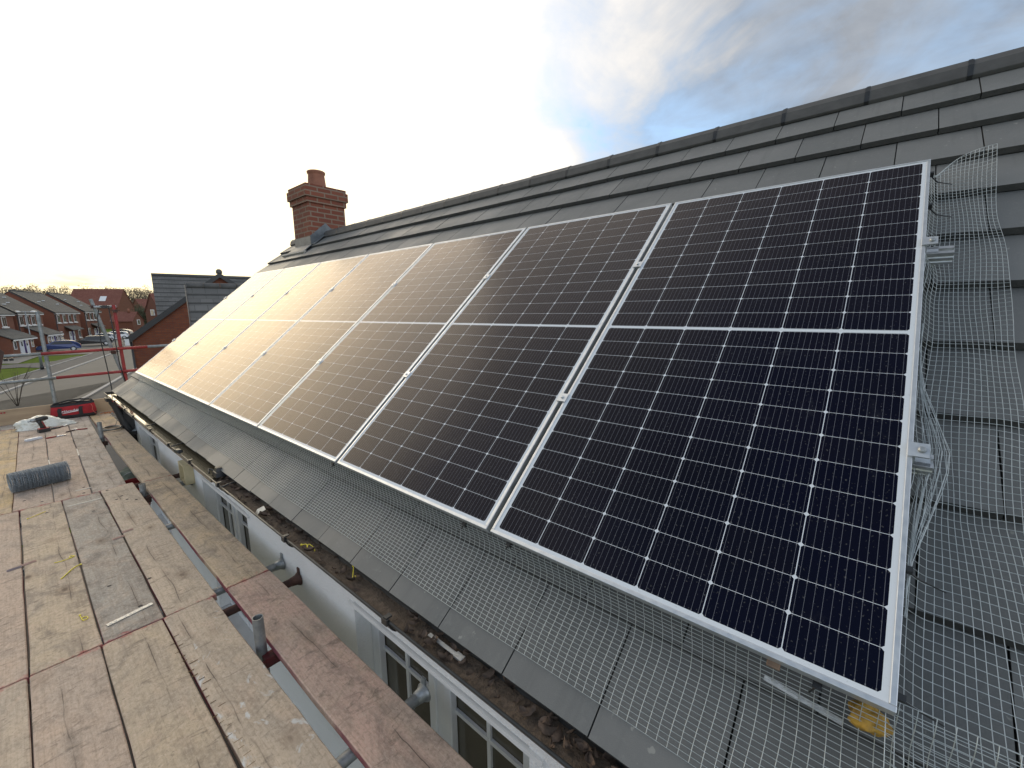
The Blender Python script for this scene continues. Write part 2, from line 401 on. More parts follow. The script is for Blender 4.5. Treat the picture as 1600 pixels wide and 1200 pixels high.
def m_glass(name, tint=(.012,.016,.014), rough=.03):
    t=NT(name); v=t.coord('World'); n=t.noise(v,2.5,3)
    t.set(t.mix(n,tint,tuple(x*2.2 for x in tint)),rough,None,.5,1.5); return t.mat
M['pane']=m_glass('window_pane',(.062,.056,.043)); M['car_glass']=m_glass('car_glass',(.01,.012,.014),.06); M['dark']=mat('shaded_void',(.01,.009,.009),(.015,.014,.014),4,.9)
def m_car(name,c):
    t=NT(name); v=t.coord('Object'); n=t.noise(v,3,3); t.set(t.mix(t.range(n,.3,.7,0,.4),c,tuple(x*.7 for x in c)),.25,.2,.5); t.b.inputs['Coat Weight'].default_value=.6; t.b.inputs['Coat Roughness'].default_value=.08; return t.mat
M['water']=NT('still_water').mat
w_=M['water'].node_tree.nodes['Principled BSDF']; w_.inputs['Base Color'].default_value=(.10,.085,.055,1); w_.inputs['Roughness'].default_value=.09; w_.inputs['IOR'].default_value=1.45

# ------------------------------------------------------------------ world, sun, camera
SUN_AZ, SUN_EL = 6.5, 19.5
sd=Vector((math.sin(RAD(SUN_AZ))*math.cos(RAD(SUN_EL)), math.cos(RAD(SUN_AZ))*math.cos(RAD(SUN_EL)), math.sin(RAD(SUN_EL))))
def build_world():
    w=bpy.data.worlds.new("World"); sc.world=w; w.use_nodes=True
    nt=w.node_tree; n=nt.nodes; l=nt.links; n.clear()
    class T(NT):
        def __init__(s): s.t=nt; s.n=n; s.l=l
    t=T()
    out=n.new('ShaderNodeOutputWorld'); bg=n.new('ShaderNodeBackground'); l.new(bg.outputs[0],out.inputs[0])
    STR=.1; bg.inputs[1].default_value=STR
    sky=n.new('ShaderNodeTexSky'); sky.sky_type='NISHITA'; sky.sun_disc=False; sky.sun_elevation=RAD(SUN_EL); sky.sun_rotation=RAD(SUN_AZ)
    sky.air_density=1.0; sky.dust_density=.6; sky.ozone_density=1.6
    d=n.new('ShaderNodeTexCoord').outputs['Generated']
    nm=n.new('ShaderNodeVectorMath'); nm.operation='NORMALIZE'; l.new(d,nm.inputs[0]); d=nm.outputs[0]
    sp=n.new('ShaderNodeSeparateXYZ'); l.new(d,sp.inputs[0]); z=sp.outputs[2]
    zz=t.math('MAXIMUM',z,.0)
    den=t.math('ADD',zz,.22)
    cx=t.math('DIVIDE',sp.outputs[0],den); cy=t.math('DIVIDE',sp.outputs[1],den)
    cv=n.new('ShaderNodeCombineXYZ'); l.new(cx,cv.inputs[0]); l.new(cy,cv.inputs[1])
    P=cv.outputs[0]
    def shift(vec,o,s=(1,1,1)):
        m=n.new('ShaderNodeMapping'); l.new(vec,m.inputs[0]); m.inputs['Location'].default_value=o; m.inputs['Scale'].default_value=s; return m.outputs[0]
    big=t.noise(shift(P,(3.1,.7,0)),.95,7,.56,.5)
    sml=t.noise(shift(P,(1.7,4.2,2)),2.6,6,.6,.8)
    cov=t.math('ADD',t.math('MULTIPLY',big,.72),t.math('MULTIPLY',sml,.28))
    f=t.math('MAXIMUM',t.range(cov,.40,.56),t.range(sp.outputs[1],-.1,-.5)); 
    dot=n.new('ShaderNodeVectorMath'); dot.operation='DOT_PRODUCT'; l.new(d,dot.inputs[0]); dot.inputs[1].default_value=sd
    ang=t.math('MULTIPLY',t.math('ARCCOSINE',dot.outputs['Value']),180/math.pi)
    wob=t.math('MULTIPLY',t.math('SUBTRACT',cov,.5),t.math('ADD',14,t.math('MULTIPLY',ang,1.3)))
    a2=t.math('SUBTRACT',ang,wob)
    # cloud body: grey-lilac, paler where thin
    shade=t.range(t.noise(shift(P,(.4,2.2,5)),1.5,6,.6,.6),.32,.68)
    cl=t.mix(shade,(1.0,1.1,1.28),(2.1,2.18,2.3))
    skyc=t.mix(1.0,sky.outputs[0],(2.3,2.35,2.45),'MULTIPLY')
    skyc=t.mix(.75,skyc,(1.6,2.2,2.85))
    col=t.mix(t.math('MULTIPLY',f,.92),skyc,cl)
    # clouds opposite the low sun are lit face-on and brighter; the zenith is dimmer
    def grey(v):
        h3=n.new('ShaderNodeCombineXYZ')
        for k in range(3): l.new(v,h3.inputs[k])
        return h3.outputs[0]
    col=t.mix(1.0,col,grey(t.range(z,.50,.92,1.0,.62)),'MULTIPLY')
    col=t.mix(1.0,col,grey(t.range(sp.outputs[1],-.15,-.65,1.0,3.1)),'MULTIPLY')
    # bright veil of cloud in front of the sun, golden towards the horizon
    g1=t.range(a2,60,42,0,1)
    col=t.mix(g1,col,(5.3,5.05,4.75))
    gold=t.math('MULTIPLY',t.range(z,.60,.22,0,1),t.range(a2,46,16,0,1))
    col=t.mix(gold,col,(8.4,7.0,4.55))
    g2=t.range(a2,20,3,0,1); g2=t.math('MULTIPLY',g2,g2)
    col=t.mix(1.0,col,t.mix(g2,(0,0,0),(7,5.7,3.4)),'ADD')
    st=t.noise(shift(d,(0,0,0),(2.2,2.2,16)),2.2,5,.6,.5)
    low=t.math('MULTIPLY',t.range(z,.11,.01,0,1),t.range(a2,70,15,.15,1))
    col=t.mix(t.math('MULTIPLY',low,.75),col,(8.0,6.6,3.7))
    strk=t.math('MULTIPLY',t.math('MULTIPLY',t.range(st,.57,.68),t.range(z,.075,.05,0,1)),.65)
    col=t.mix(strk,col,(2.9,2.3,1.45))
    # below the horizon: plain ground-like grey
    col=t.mix(t.range(z,-.02,-.06),col,(1.2,1.15,1.05))
    l.new(col,bg.inputs[0])
build_world()
sl=bpy.data.lights.new('sun','SUN'); sl.energy=.5; sl.angle=RAD(52); sl.color=(1,.86,.66)
so=bpy.data.objects.new('sun',sl); COL.objects.link(so); so.rotation_euler=(-sd).to_track_quat('-Z','Y').to_euler()
cam=bpy.data.cameras.new('camera'); co=bpy.data.objects.new('camera',cam); COL.objects.link(co)
cam.sensor_width=36; cam.sensor_fit='HORIZONTAL'; cam.lens=36*FPX/1600; cam.clip_start=.02; cam.clip_end=4000
Mx=Matrix((RR,-RD,-RF)).transposed().to_4x4(); Mx.translation=CAMP; co.matrix_world=Mx
sc.camera=co
sc.view_settings.view_transform='Standard'; sc.view_settings.look='None'; sc.view_settings.exposure=1.2; sc.view_settings.gamma=1
sc.cycles.max_bounces=8; sc.cycles.use_denoising=True; sc.cycles.sample_clamp_indirect=6

# ================================================================== GROUND, ROADS
def strip(name, pts, m, lift, kind='structure', label=None):
    mb=MB(); i=len(mb.v); mb.v=[Vector((x,y,gz(y)+lift)) for x,y in pts]; mb.face(range(len(pts)))
    o=mb.build(name,m,fixn=False)
    if o.data.polygons[0].normal.z<0: o.data.flip_normals()
    o['kind']=kind
    return o
mb=MB(); xs=[-900,-200,-60,-20,0,20,60,200,900]; ys=[-40,0,40,80,120,160,220,300,400,900]
for y in ys:
    for x in xs: mb.v.append(Vector((x,y,gz(y))))
n=len(xs)
for j in range(len(ys)-1):
    for i in range(n-1): mb.face((j*n+i,j*n+i+1,(j+1)*n+i+1,(j+1)*n+i))
mb.build('ground',M['grass'])['kind']='structure'
hd=RAD(17.3); rdx,rdy=math.sin(hd),math.cos(hd)
def along(x,y,t): return (x+rdx*t,y+rdy*t)
B0=(-2.09,46.2); A0=(-1.91,54.45)
# road carriageway between the far kerb line B and the near kerb C
strip('road',[along(*B0,-60),along(*B0,110),along(16,62,110),along(1.72,39.74,8),(1.72,39.74),(-4,25),(-30,20)],M['road'],.012)
strip('far_pavement',[along(*B0,-60),along(*B0,110),along(*A0,103),along(*A0,-67)],M['asphalt_path'],.03)
strip('near_pavement',[(1.72,39.74),along(1.72,39.74,90),along(9,38,90),(9,20),(-6,14),(-12,20),(-4,25.2)],M['asphalt_path'],.02)
strip('driveway',[(-2.2,71.5),(-1.0,70.2),(.9,79.5),(2.5,86.5),(14.5,107),(10,109),(-4,86),(-12,80),(-12,72)],M['concrete'],.045)
strip('parking_court',[(.95,79.5),along(4.2,74.2,3.6),along(4.2,74.2,60),(16,125),(2.6,87)],M['road'],.04)
strip('footpath',[(.74,69.4),(1.75,70.2),(4.0,75.5),along(*A0,21),along(*A0,8.6),(-.8,65.2),(-12,65.2),(-12,70)],M['asphalt_path'],.05)
strip('patio',[(-8,-12),(0,-12),(0,13.5),(-8,13.5)],M['concrete'],.02)
def bar(name,p,q,w,m,h,lift):
    p=Vector((*p,gz(p[1])+lift)); q=Vector((*q,gz(q[1])+lift)); d=(q-p); nrm=Vector((d.y,-d.x,0)).normalized()*w/2
    mb=MB(); mb.prism([p-nrm,p+nrm,q+nrm,q-nrm],(0,0,h)); o=mb.build(name,m); o['kind']='structure'; return o
bar('kerb',along(*B0,-60),along(*B0,110),.20,M['kerb'],.10,.0)
bar('edging',along(*A0,-60),along(*A0,25),.09,M['kerb'],.09,.0)
bar('near_kerb',(1.72,39.74),along(1.72,39.74,60),.22,M['kerb'],.11,.0)
bar('near_kerb',(-7,17),(1.72,39.74),.22,M['kerb'],.11,.0)

# ================================================================== OWN HOUSE
house=empty('rendered_house',(0,2.6,-5.05))
tag(house,'white rendered house with grey tiled roof carrying the row of solar panels','house')
YN,YF=-3.2,8.28
# --- wall with three window openings
WZ0,WZ1=-5.1,-.42; HEAD,SILL=-.75,-2.15
wins=[(.87,2.04),(3.61,4.78),(6.61,7.78)]
mb=MB(); ycuts=[YN]+[v for w in wins for v in w]+[8.18]
TH=.24
for k in range(len(ycuts)-1):
    y0,y1=ycuts[k],ycuts[k+1]; hole=(y0,y1) in wins
    spans=[(WZ0,SILL),(HEAD,WZ1)] if hole else [(WZ0,SILL),(SILL,HEAD),(HEAD,WZ1)]
    for z0,z1 in spans: mb.quad((0,y1,z0),(0,y0,z0),(0,y0,z1),(0,y1,z1))
    if hole:
        mb.quad((0,y1,SILL),(0,y1,HEAD),(TH,y1,HEAD),(TH,y1,SILL)); mb.quad((0,y0,SILL),(TH,y0,SILL),(TH,y0,HEAD),(0,y0,HEAD))
        mb.quad((0,y0,HEAD),(TH,y0,HEAD),(TH,y1,HEAD),(0,y1,HEAD)); mb.quad((0,y0,SILL),(0,y1,SILL),(TH,y1,SILL),(TH,y0,SILL))
# gable ends and back wall
for y in (YN,8.18):
    q=[(0,y,WZ0),(5.2,y,WZ0),(5.2,y,-.42),(2.585,y,1.86),(0,y,-.42)]
    i=len(mb.v); mb.v+=[Vector(p) for p in q]; mb.face([i+k for k in (range(5) if y<0 else range(4,-1,-1))])
mb.quad((5.2,YN,WZ0),(5.2,8.18,WZ0),(5.2,8.18,-.42),(5.2,YN,-.42))
mb.build('wall',M['render'],house)
# --- windows
def window(y0,y1):
    fr=MB(); x0,x1=.085,.15; w=.058
    ym=(y0+y1)/2
    fr.box((x0,y0,SILL),(x1,y0+w,HEAD)); fr.box((x0,y1-w,SILL),(x1,y1,HEAD)); fr.box((x0,ym-.045,SILL),(x1,ym+.045,HEAD))
    fr.box((x0,y0+w,HEAD-w),(x1,ym-.045,HEAD)); fr.box((x0,ym+.045,HEAD-w),(x1,y1-w,HEAD)); fr.box((x0,y0+w,SILL),(x1,ym-.045,SILL+w)); fr.box((x0,ym+.045,SILL),(x1,y1-w,SILL+w))
    f=fr.build('window',M['upvc'],house,bevel=.006)
    for a,b in ((y0+w,ym-.045),(ym+.045,y1-w)):
        g=MB(); g.box((.115,a,SILL+w),(.123,b,HEAD-w)); g.build('pane',M['pane'],f)
        s=MB(); e=.034     # opening sash
        s.box((.075,a-.014,SILL+w-.014),(.112,a+e,HEAD-w+.014)); s.box((.075,b-e,SILL+w-.014),(.112,b+.014,HEAD-w+.014))
        s.box((.075,a+e,HEAD-w-e),(.112,b-e,HEAD-w+.014)); s.box((.075,a+e,SILL+w-.014),(.112,b-e,SILL+w+e)); s.build('sash',M['upvc'],f,bevel=.005)
        r=MB(); c=(a+b)/2; zz=[HEAD-w-.24,HEAD-w-.56]
        r.box((.101,c-.010,SILL+w+e),(.114,c+.010,HEAD-w-e))
        for z in zz: r.box((.1,a+e,z-.010),(.113,b-e,z+.010))
        r.build('glazing_bar',M['upvc'],f)
    s=MB(); s.box((-.045,y0-.03,SILL-.05),(-.002,y1+.03,SILL+.006)); s.box((-.002,y0+.002,SILL+.001),(.084,y1-.002,SILL+.006)); s.build('sill',M['white_trim'],f,bevel=.006)
    tr=MB(); tr.box((-.012,y0-.06,HEAD-.028),(.03,y1+.04,HEAD-.006)); tr.build('drip_bead',M['white_trim'],f)
for w in wins: window(*w)
# --- front roof slope: individual interlocking tiles in one mesh
GA,TW=.295,.293
mb=MB(); rr=random.Random(3)
for k in range(12):
    u0=-.337+GA*k; off=.26 if k%2==0 else .26+TW/2
    j0=int((YN-off)/TW)-1
    for j in range(j0,60):
        y0=off+TW*j; y1=y0+TW
        a=max(y0+.0022,YN); b=min(y1-.0022,YF)
        if b-a<.02: continue
        L=.40 if k<11 else .36
        dh=rr.uniform(-.0012,.0012); dh2=dh+rr.uniform(-.0007,.0007); du=rr.uniform(-.0025,.0025)
        t=.026; i=len(mb.v); sl=-.031/.295
        for h_,e in ((0,0),(-t,0)):
            for (y,u) in ((a,u0+du),(b,u0+du),(b,u0+L),(a,u0+L)):
                hh=ROOF+h_+sl*(u-u0)+(dh if y==a else dh2)
                mb.v.append(RP(y,u+(0.004 if h_==0 and u<u0+.1 else 0),hh))
        mb.face((i,i+3,i+2,i+1),0)
        mb.face((i,i+1,i+5,i+4),1); mb.face((i,i+4,i+7,i+3),1); mb.face((i+1,i+2,i+6,i+5),1); mb.face((i+4,i+5,i+6,i+7),1)
# underlay sheet and rear slope
mb.quad(RP(YN,-.30,ROOF-.075),RP(YF-.02,-.30,ROOF-.075),RP(YF-.02,3.27,ROOF-.075),RP(YN,3.27,ROOF-.075),1)
XR=2.585
def mir(p): return Vector((2*XR-p.x,p.y,p.z))
for k in range(12):
    u0=-.337+GA*k
    mb.quad(mir(RP(YN,u0,ROOF)),mir(RP(YF,u0,ROOF)),mir(RP(YF,u0+.30,ROOF-.03)),mir(RP(YN,u0+.30,ROOF-.03)),0)
    mb.quad(mir(RP(YN,u0,ROOF)),mir(RP(YN,u0,ROOF-.03)),mir(RP(YF,u0,ROOF-.03)),mir(RP(YF,u0,ROOF)),1)
roof=mb.build('roof',[M['tile'],M['tile_edge']],house)
bb=MB(); 
for y0,y1 in ((YF-.045,YF-.012),): bb.rbox(y0,y1,-.30,3.25,ROOF-.20,ROOF-.055)
bb.build('bargeboard',M['black'],roof)
# --- ridge tiles with black unions
def ridge_prof(th=.016):
    P=[(.090,.012),(.076,.070),(.044,.105),(0,.115),(-.044,.105),(-.076,.070),(-.090,.012)]
    Q=[(x*.86,z-th) for x,z in P]
    return P+Q[::-1]
zr=RP(0,3.28,ROOF).z; prof=ridge_prof()
first=None; ys_=-.154-.42*7
yy=ys_; rproto=cproto=None; step=.4217
while yy<7.0:
    y1=min(yy+step,7.06)
    mb=MB(); pl=[(XR+x,yy+.006,zr-.095+z+rr.uniform(-.002,.002)) for x,z in prof]; mb.prism(pl,(0,y1-yy-.012,0)); mb.build('ridge_tile',M['ridge'],house,bevel=.004)
    if y1<7.0:
        mb=MB(); pl=[(XR+x*1.02,y1-.011,zr-.095+z*1.022) for x,z in prof]; mb.prism(pl,(0,.022,0))
        mb.box((XR-.016,y1-.008,zr+.012),(XR+.016,y1+.008,zr+.025)); mb.build('ridge_union',M['black'],house)
    yy+=step
yy=7.72
mb=MB(); pl=[(XR+x,yy,zr-.095+z) for x,z in prof]; mb.prism(pl,(0,YF-yy,0)); mb.build('ridge_tile',M['ridge'],house)
# ridge underlay roll between ridge and tiles
mb=MB(); mb.rbox(YN,YF,3.165,3.22,ROOF-.03,ROOF-.004); mb.build('ridge_roll',M['black'],house)
# --- chimney
cx0,cx1,cy0,cy1=2.33,2.94,7.10,7.67
ch=MB(); ch.box((cx0,cy0,1.45),(cx1,cy1,2.46))
ch.box((cx0-.025,cy0-.025,2.46),(cx1+.025,cy1+.025,2.545)); ch.box((cx0-.05,cy0-.05,2.545),(cx1+.05,cy1+.05,2.68)); ch.box((cx0-.03,cy0-.03,2.68),(cx1+.03,cy1+.03,2.735))
chim=ch.build('chimney',M['brick'],house)
ch=MB(); ch.box((cx0-.005,cy0-.005,2.735),(cx1+.005,cy1+.005,2.755),taper=.75); ch.build('flaunching',M['mortar'],chim)
ch=MB(); ch.lathe((2.64,7.38,2.74),[(.150,0),(.140,.06),(.126,.22),(.128,.232),(.140,.25),(.142,.275),(.132,.283),(.108,.283),(.105,.15),(.10,.05)],24); ch.build('chimney_pot',M['terracotta'],chim)
ch=MB()   # stepped lead flashing: apron in front, saddle at the side
uf=(cx0+SA*ROOF)/CA
ch.rbox(cy0-.03,cy1+.03,uf-.16,uf+.0,ROOF+.004,ROOF+.016)
ch.box((cx0-.008,cy0-.006,RP(0,uf,ROOF).z-.02),(cx0-.001,cy1+.006,RP(0,uf,ROOF).z+.14))
def sideflash(y,s):
    pts=[]
    for x in (cx0-.008,XR,cx1+.008):
        u=(min(x,2*XR-x)+SA*ROOF)/CA; pts.append((x,RP(0,u,ROOF).z))
    up=[(x,z+.15) for x,z in pts]
    poly=[(x,y,z-.03) for x,z in pts]+[(x,y,z) for x,z in up[::-1]]
    ch.prism(poly,(0,s*.006,0))
sideflash(cy0-.001,-1); sideflash(cy1+.001,1)
ch.rbox(cy0-.12,cy0-.0,uf-.0,3.25,ROOF+.004,ROOF+.014)
ch.build('lead_flashing',M['lead'],chim)
ch=MB(); ch.rbox(cy0-.05,cy1+.2,uf-.20,uf-.155,ROOF-.012,ROOF+.014); ch.build('mortar_fillet',M['mortar'],chim)
# --- fascia, soffit
fb=MB(); fb.box((-.125,YN,-.53),(-.105,8.20,-.315)); fb.build('fascia',M['black'],house)
fb=MB(); fb.box((-.105,YN,-.53),(-.002,8.20,-.515)); fb.build('soffit',M['white_trim'],house)
# --- gutter
GX,GZ_,GR=-.180,-.345,.056
def halfpipe(mb,y0,y1,r,th,ny=1,m=0,a0=180,a1=360,n=14):
    ys=[y0+(y1-y0)*k/ny for k in range(ny+1)]
    for R,fl in ((r,0),(r-th,1)):
        b=len(mb.v)
        for y in ys:
            for k in range(n+1):
                w=RAD(a0+(a1-a0)*k/n); mb.v.append(Vector((GX+R*math.cos(w),y,GZ_+R*math.sin(w))))
        for j in range(ny):
            for k in range(n):
                q=(b+j*(n+1)+k,b+j*(n+1)+k+1,b+(j+1)*(n+1)+k+1,b+(j+1)*(n+1)+k)
                mb.face(q[::-1] if fl else q,m,None,True)
    for s in (-1,1):
        mb.quad((GX+s*r,y0,GZ_),(GX+s*(r-th),y0,GZ_),(GX+s*(r-th),y1,GZ_),(GX+s*r,y1,GZ_),m)
    for y in (y0,y1):
        for k in range(n):
            w0,w1=RAD(a0+(a1-a0)*k/n),RAD(a0+(a1-a0)*(k+1)/n)
            mb.quad(*[(GX+R*math.cos(w),y,GZ_+R*math.sin(w)) for R,w in ((r,w0),(r,w1),(r-th,w1),(r-th,w0))],m)
mb=MB(); halfpipe(mb,YN,8.33,GR,.003,24)
mb.tube([(GX-GR-.002,YN,GZ_-.002),(GX-GR-.002,8.33,GZ_-.002)],.005,8)
# stop end
i=len(mb.v); nn=14
mb.v+= [Vector((GX+GR*math.cos(RAD(180+180*k/nn)),8.325,GZ_+GR*math.sin(RAD(180+180*k/nn)))) for k in range(nn+1)]; mb.face(range(i,i+nn+1))
gut=mb.build('gutter',M['gutter'],house)
for y in (7.35,6.62,6.12,5.26,4.55,3.90,3.23,2.20,1.33,.45,-.5):
    b=MB(); halfpipe(b,y-.016,y+.016,GR+.008,.006,1,0,172,352,12)
    b.box((GX-GR-.016,y-.016,GZ_-.012),(GX-GR-.004,y+.016,GZ_+.012)); b.box((GX-GR-.012,y-.010,GZ_+.010),(GX-GR+.014,y+.010,GZ_+.016))
    b.box((GX+GR,y-.016,GZ_-.05),(GX+GR+.012,y+.016,GZ_)); b.build('gutter_bracket',M['black'],gut)
for y in (5.47,4.46,3.16):
    b=MB(); halfpipe(b,y-.05,y+.05,GR+.005,.0045,1)
    b.tube([(GX-GR-.004,y,GZ_+.004),(GX-.02,y+.012,GZ_+.006),(GX+GR-.01,y-.005,GZ_+.016)],.006,6); b.build('gutter_union',M['black'],gut)
# --- downpipe with swan neck
dp=MB(); dp.tube([(GX,8.14,GZ_-.03),(GX,8.14,GZ_-.13),(GX+.02,8.14,GZ_-.18),(-.085,8.08,GZ_-.52),(-.058,8.07,GZ_-.60),(-.058,8.07,-5.0)],[.05,.05,.05,.05,.05,.05],14)
dp.box((GX-.075,8.05,GZ_-.10),(-.03,8.23,GZ_-.055)); dp.box((-.105,7.99,-.95),(-.001,8.15,-.90)); dp.build('downpipe',M['black'],house)
dp=MB(); dp.box((-.104,8.06,-1.6),(-.003,8.18,-.335)); dp.build('corner_board',M['black'],house)

# --- things lying in the gutter
mb=MB(); ny=140; nx=5; y0,y1=-1.5,3.75
for j in range(ny+1):
    y=y0+(y1-y0)*j/ny; fade=max(0,min(1,(3.75-y)/.6))
    hw=math.sqrt(max(1e-6,(GR-.004)**2-(.030)**2))*.98
    for k in range(nx+1):
        x=GX-hw+2*hw*k/nx
        z=GZ_-.030-.02*(1-fade)+.007*mnoise.noise(Vector((x*40,y*14,0)))+.006*mnoise.noise(Vector((x*90,y*60,3)))
        mb.v.append(Vector((x,y,z)))
for j in range(ny):
    for k in range(nx):
        a=j*(nx+1)+k; mb.face((a,a+1,a+nx+2,a+nx+1),0,None,True)
o=mb.build('gutter_silt',M['dirt']); tag(o,'brown silt settled in the near length of the black gutter','silt',kind='stuff')
mb=MB(); hw=math.sqrt((GR-.004)**2-.020**2); mb.box((GX-hw,3.45,GZ_-.05),(GX+hw,8.3,GZ_-.020)); o=mb.build('rainwater',M['water']); tag(o,'shallow rainwater shining in the far length of gutter','water',kind='stuff')
mb=MB(); rl=random.Random(11)
def leaf(c,s,rx):
    a=rl.uniform(0,6.28); d=Vector((math.cos(a),math.sin(a),rl.uniform(-.3,.7))).normalized(); w=d.cross(Vector((rl.uniform(-.4,.4),rl.uniform(-.4,.4),1))).normalized(); n=d.cross(w)
    i=len(mb.v); cu=rl.uniform(.25,.7)*s
    for t,ww in ((-1,.08),(-.4,.55),(.3,.5),(1,.05)):
        for q in (-1,0,1): mb.v.append(c+d*t*s+w*q*ww*s+n*(abs(q)*cu*rx - t*t*cu*.5))
    for k in range(3):
        for q in (0,1): mb.face((i+k*3+q,i+k*3+q+1,i+k*3+q+4,i+k*3+q+3),0,None,True)
clumps=[3.3,3.1,2.85,2.65,2.45,2.25,2.0,1.66,1.28,1.15,1.08,.95,.70,.62,.55,.5,.42,.34,.3,.22,.1,0,-.2,-.4]
for c in clumps:
    for _ in range(rl.randint(4,9)):
        leaf(Vector((GX+rl.uniform(-.03,.036),c+rl.gauss(0,.045),GZ_-.022+rl.uniform(0,.02))),rl.uniform(.010,.026),rl.choice((-1,1)))
for _ in range(110): leaf(Vector((GX+rl.uniform(-.038,.036),rl.uniform(-1,3.4),GZ_-.024)),rl.uniform(.005,.012),rl.choice((-1,1)))
o=mb.build('leaf_litter',M['leaf'],autouv=False); tag(o,'curled dead leaves clogging the near half of the gutter','leaves',kind='stuff')
mb=MB(); mb.box((GX-.004,1.0,GZ_-.016),(GX+.010,1.17,GZ_-.012),Matrix.Translation((0,0,.004))); mb.box((GX-.008,1.0,GZ_-.014),(GX+.015,1.035,GZ_-.006)); thing(mb,'metal_strip',M['silver'],'bright bent metal strip lying among the leaves in the gutter','metal strip',bevel=.001)
mb=MB(); c=Vector((GX-.02,2.62,GZ_-.005)); mb.quad(c+Vector((-.02,-.02,0)),c+Vector((.015,-.028,.012)),c+Vector((.022,.02,.018)),c+Vector((-.012,.024,.008))); mb.quad(c+Vector((-.02,-.02,0)),c+Vector((-.012,.024,.008)),c+Vector((-.025,.03,-.018)),c+Vector((-.03,-.015,-.016))); thing(mb,'paper_scrap',M['paper'],'crumpled cream scrap caught in the gutter dirt','litter')
def ziptie(pts,name,label,m,r=.0022,loop=None,cat='cable tie',group=None,head_at=0):
    mb=MB(); P=[Vector(p) for p in pts]; sm=[]
    for k in range(len(P)-1):
        a=P[max(k-1,0)];b=P[k];c=P[k+1];d=P[min(k+2,len(P)-1)]
        for q in range(4):
            t=q/4; sm.append(.5*((2*b)+(c-a)*t+(2*a-5*b+4*c-d)*t*t+(3*b-a-3*c+d)*t**3))
    sm.append(P[-1]); mb.tube(sm,r,6)
    h=P[head_at]; mb.box((h.x-.004,h.y-.004,h.z-.003),(h.x+.004,h.y+.004,h.z+.004))
    return thing(mb,name,m,label,cat,group)
g3=GZ_-.012
ziptie([(GX-.026,2.10,g3),(GX-.014,2.07,g3+.009),(GX-.022,2.045,g3+.004),(GX-.008,2.06,g3+.011),(GX-.002,2.02,g3+.005),(GX-.014,1.985,g3+.007)],'cable_tie','tangled yellow cable tie lying in the gutter beside a bracket',M['yellow'],.0019)
ziptie([(GX+.022,1.70,g3+.030),(GX+.014,1.69,g3+.014),(GX+.003,1.675,g3+.006),(GX-.004,1.663,g3+.004),(GX+.004,1.656,g3+.008),(GX+.009,1.668,g3+.005)],'cable_tie','looped yellow cable tie standing up in gutter leaves near eaves tiles',M['yellow'],.0019)
mb=MB(); Mm=Matrix.Translation((GX+.005,3.46,GZ_-.005)); mb.box((-.03,-.05,-.01),(.03,.05,.02),Mm,taper=.8); mb.box((-.02,-.02,.015),(.03,.045,.045),Mm,taper=.6); mb.tube([(GX,3.5,GZ_+.01),(GX-.03,3.55,GZ_+.02),(GX-.04,3.50,GZ_+.005)],.006,6); thing(mb,'plastic_fitting',M['black'],'lumpy dark plastic fitting sitting in the gutter','fitting',bevel=.004)
mb=MB(); Mm=Matrix.Translation((GX-.058,4.23,GZ_+.016))@Matrix.Rotation(.2,4,'Z'); mb.box((-.02,-.035,-.016),(.02,.035,.012),Mm,taper=.75); thing(mb,'rubber_block',M['black'],'small black block resting on the front lip of the gutter','block',bevel=.005)
# --- beige box on the wall
bx=MB(); bx.box((-.075,5.04,-.90),(-.001,5.07,-.70)); bx.box((-.075,5.23,-.90),(-.001,5.26,-.70)); bx.box((-.075,5.07,-.90),(-.001,5.23,-.88)); bx.box((-.075,5.07,-.72),(-.001,5.23,-.70)); bx.box((-.018,5.07,-.88),(-.001,5.23,-.72))
bxo=thing(bx,'wall_box',mat('beige_plastic',(.52,.45,.28),(.42,.36,.22),14,.6),'small beige open-fronted box fixed on the white wall under the gutter','box')

# ================================================================== SOLAR ARRAY
plabels=['solar panel nearest the camera, at the right-hand end of the row',
 'second solar panel from the right, next to the nearest one',
 'third solar panel from the right, brownish with golden left edge',
 'fourth solar panel from the right, in the middle of the row',
 'third solar panel from the far left end, golden with sky glare',
 'second solar panel from the far left end, pale gold all over',
 'farthest solar panel, whitened by glare at the left verge']
FL=.0115; FH=.035
def panel(i):
    y0=i*PITCH; y1=y0+W
    e=empty('solar_panel',RP(y0,0,-FH)); tag(e,plabels[i],'solar panel','solar panels in one row on the roof')
    fr=MB()
    fr.rbox(y0,y1,0,FL,-FH,0); fr.rbox(y0,y1,H-FL,H,-FH,0); fr.rbox(y0,y0+FL,FL,H-FL,-FH,0); fr.rbox(y1-FL,y1,FL,H-FL,-FH,0)
    fr.build('frame',M['alu'],e,bevel=.0016)
    g=MB(); a,b,c,d=[(y0+FL,FL),(y0+FL,H-FL),(y1-FL,H-FL),(y1-FL,FL)]
    P=[RP(y,u,-.0022) for y,u in (a,b,c,d)]; uvs=[(y-y0,u) for y,u in (a,b,c,d)]
    i0=len(g.v); g.v+=P; g.face((0,1,2,3),0,uvs)
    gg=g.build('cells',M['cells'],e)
    if gg.data.polygons[0].normal.dot(NV)<0: gg.data.flip_normals()
    bs=MB(); bs.rbox(y0+FL,y1-FL,FL,H-FL,-.012,-.006); bs.build('backsheet',M['white_trim'],e)
    return e
for i in range(7): panel(i)
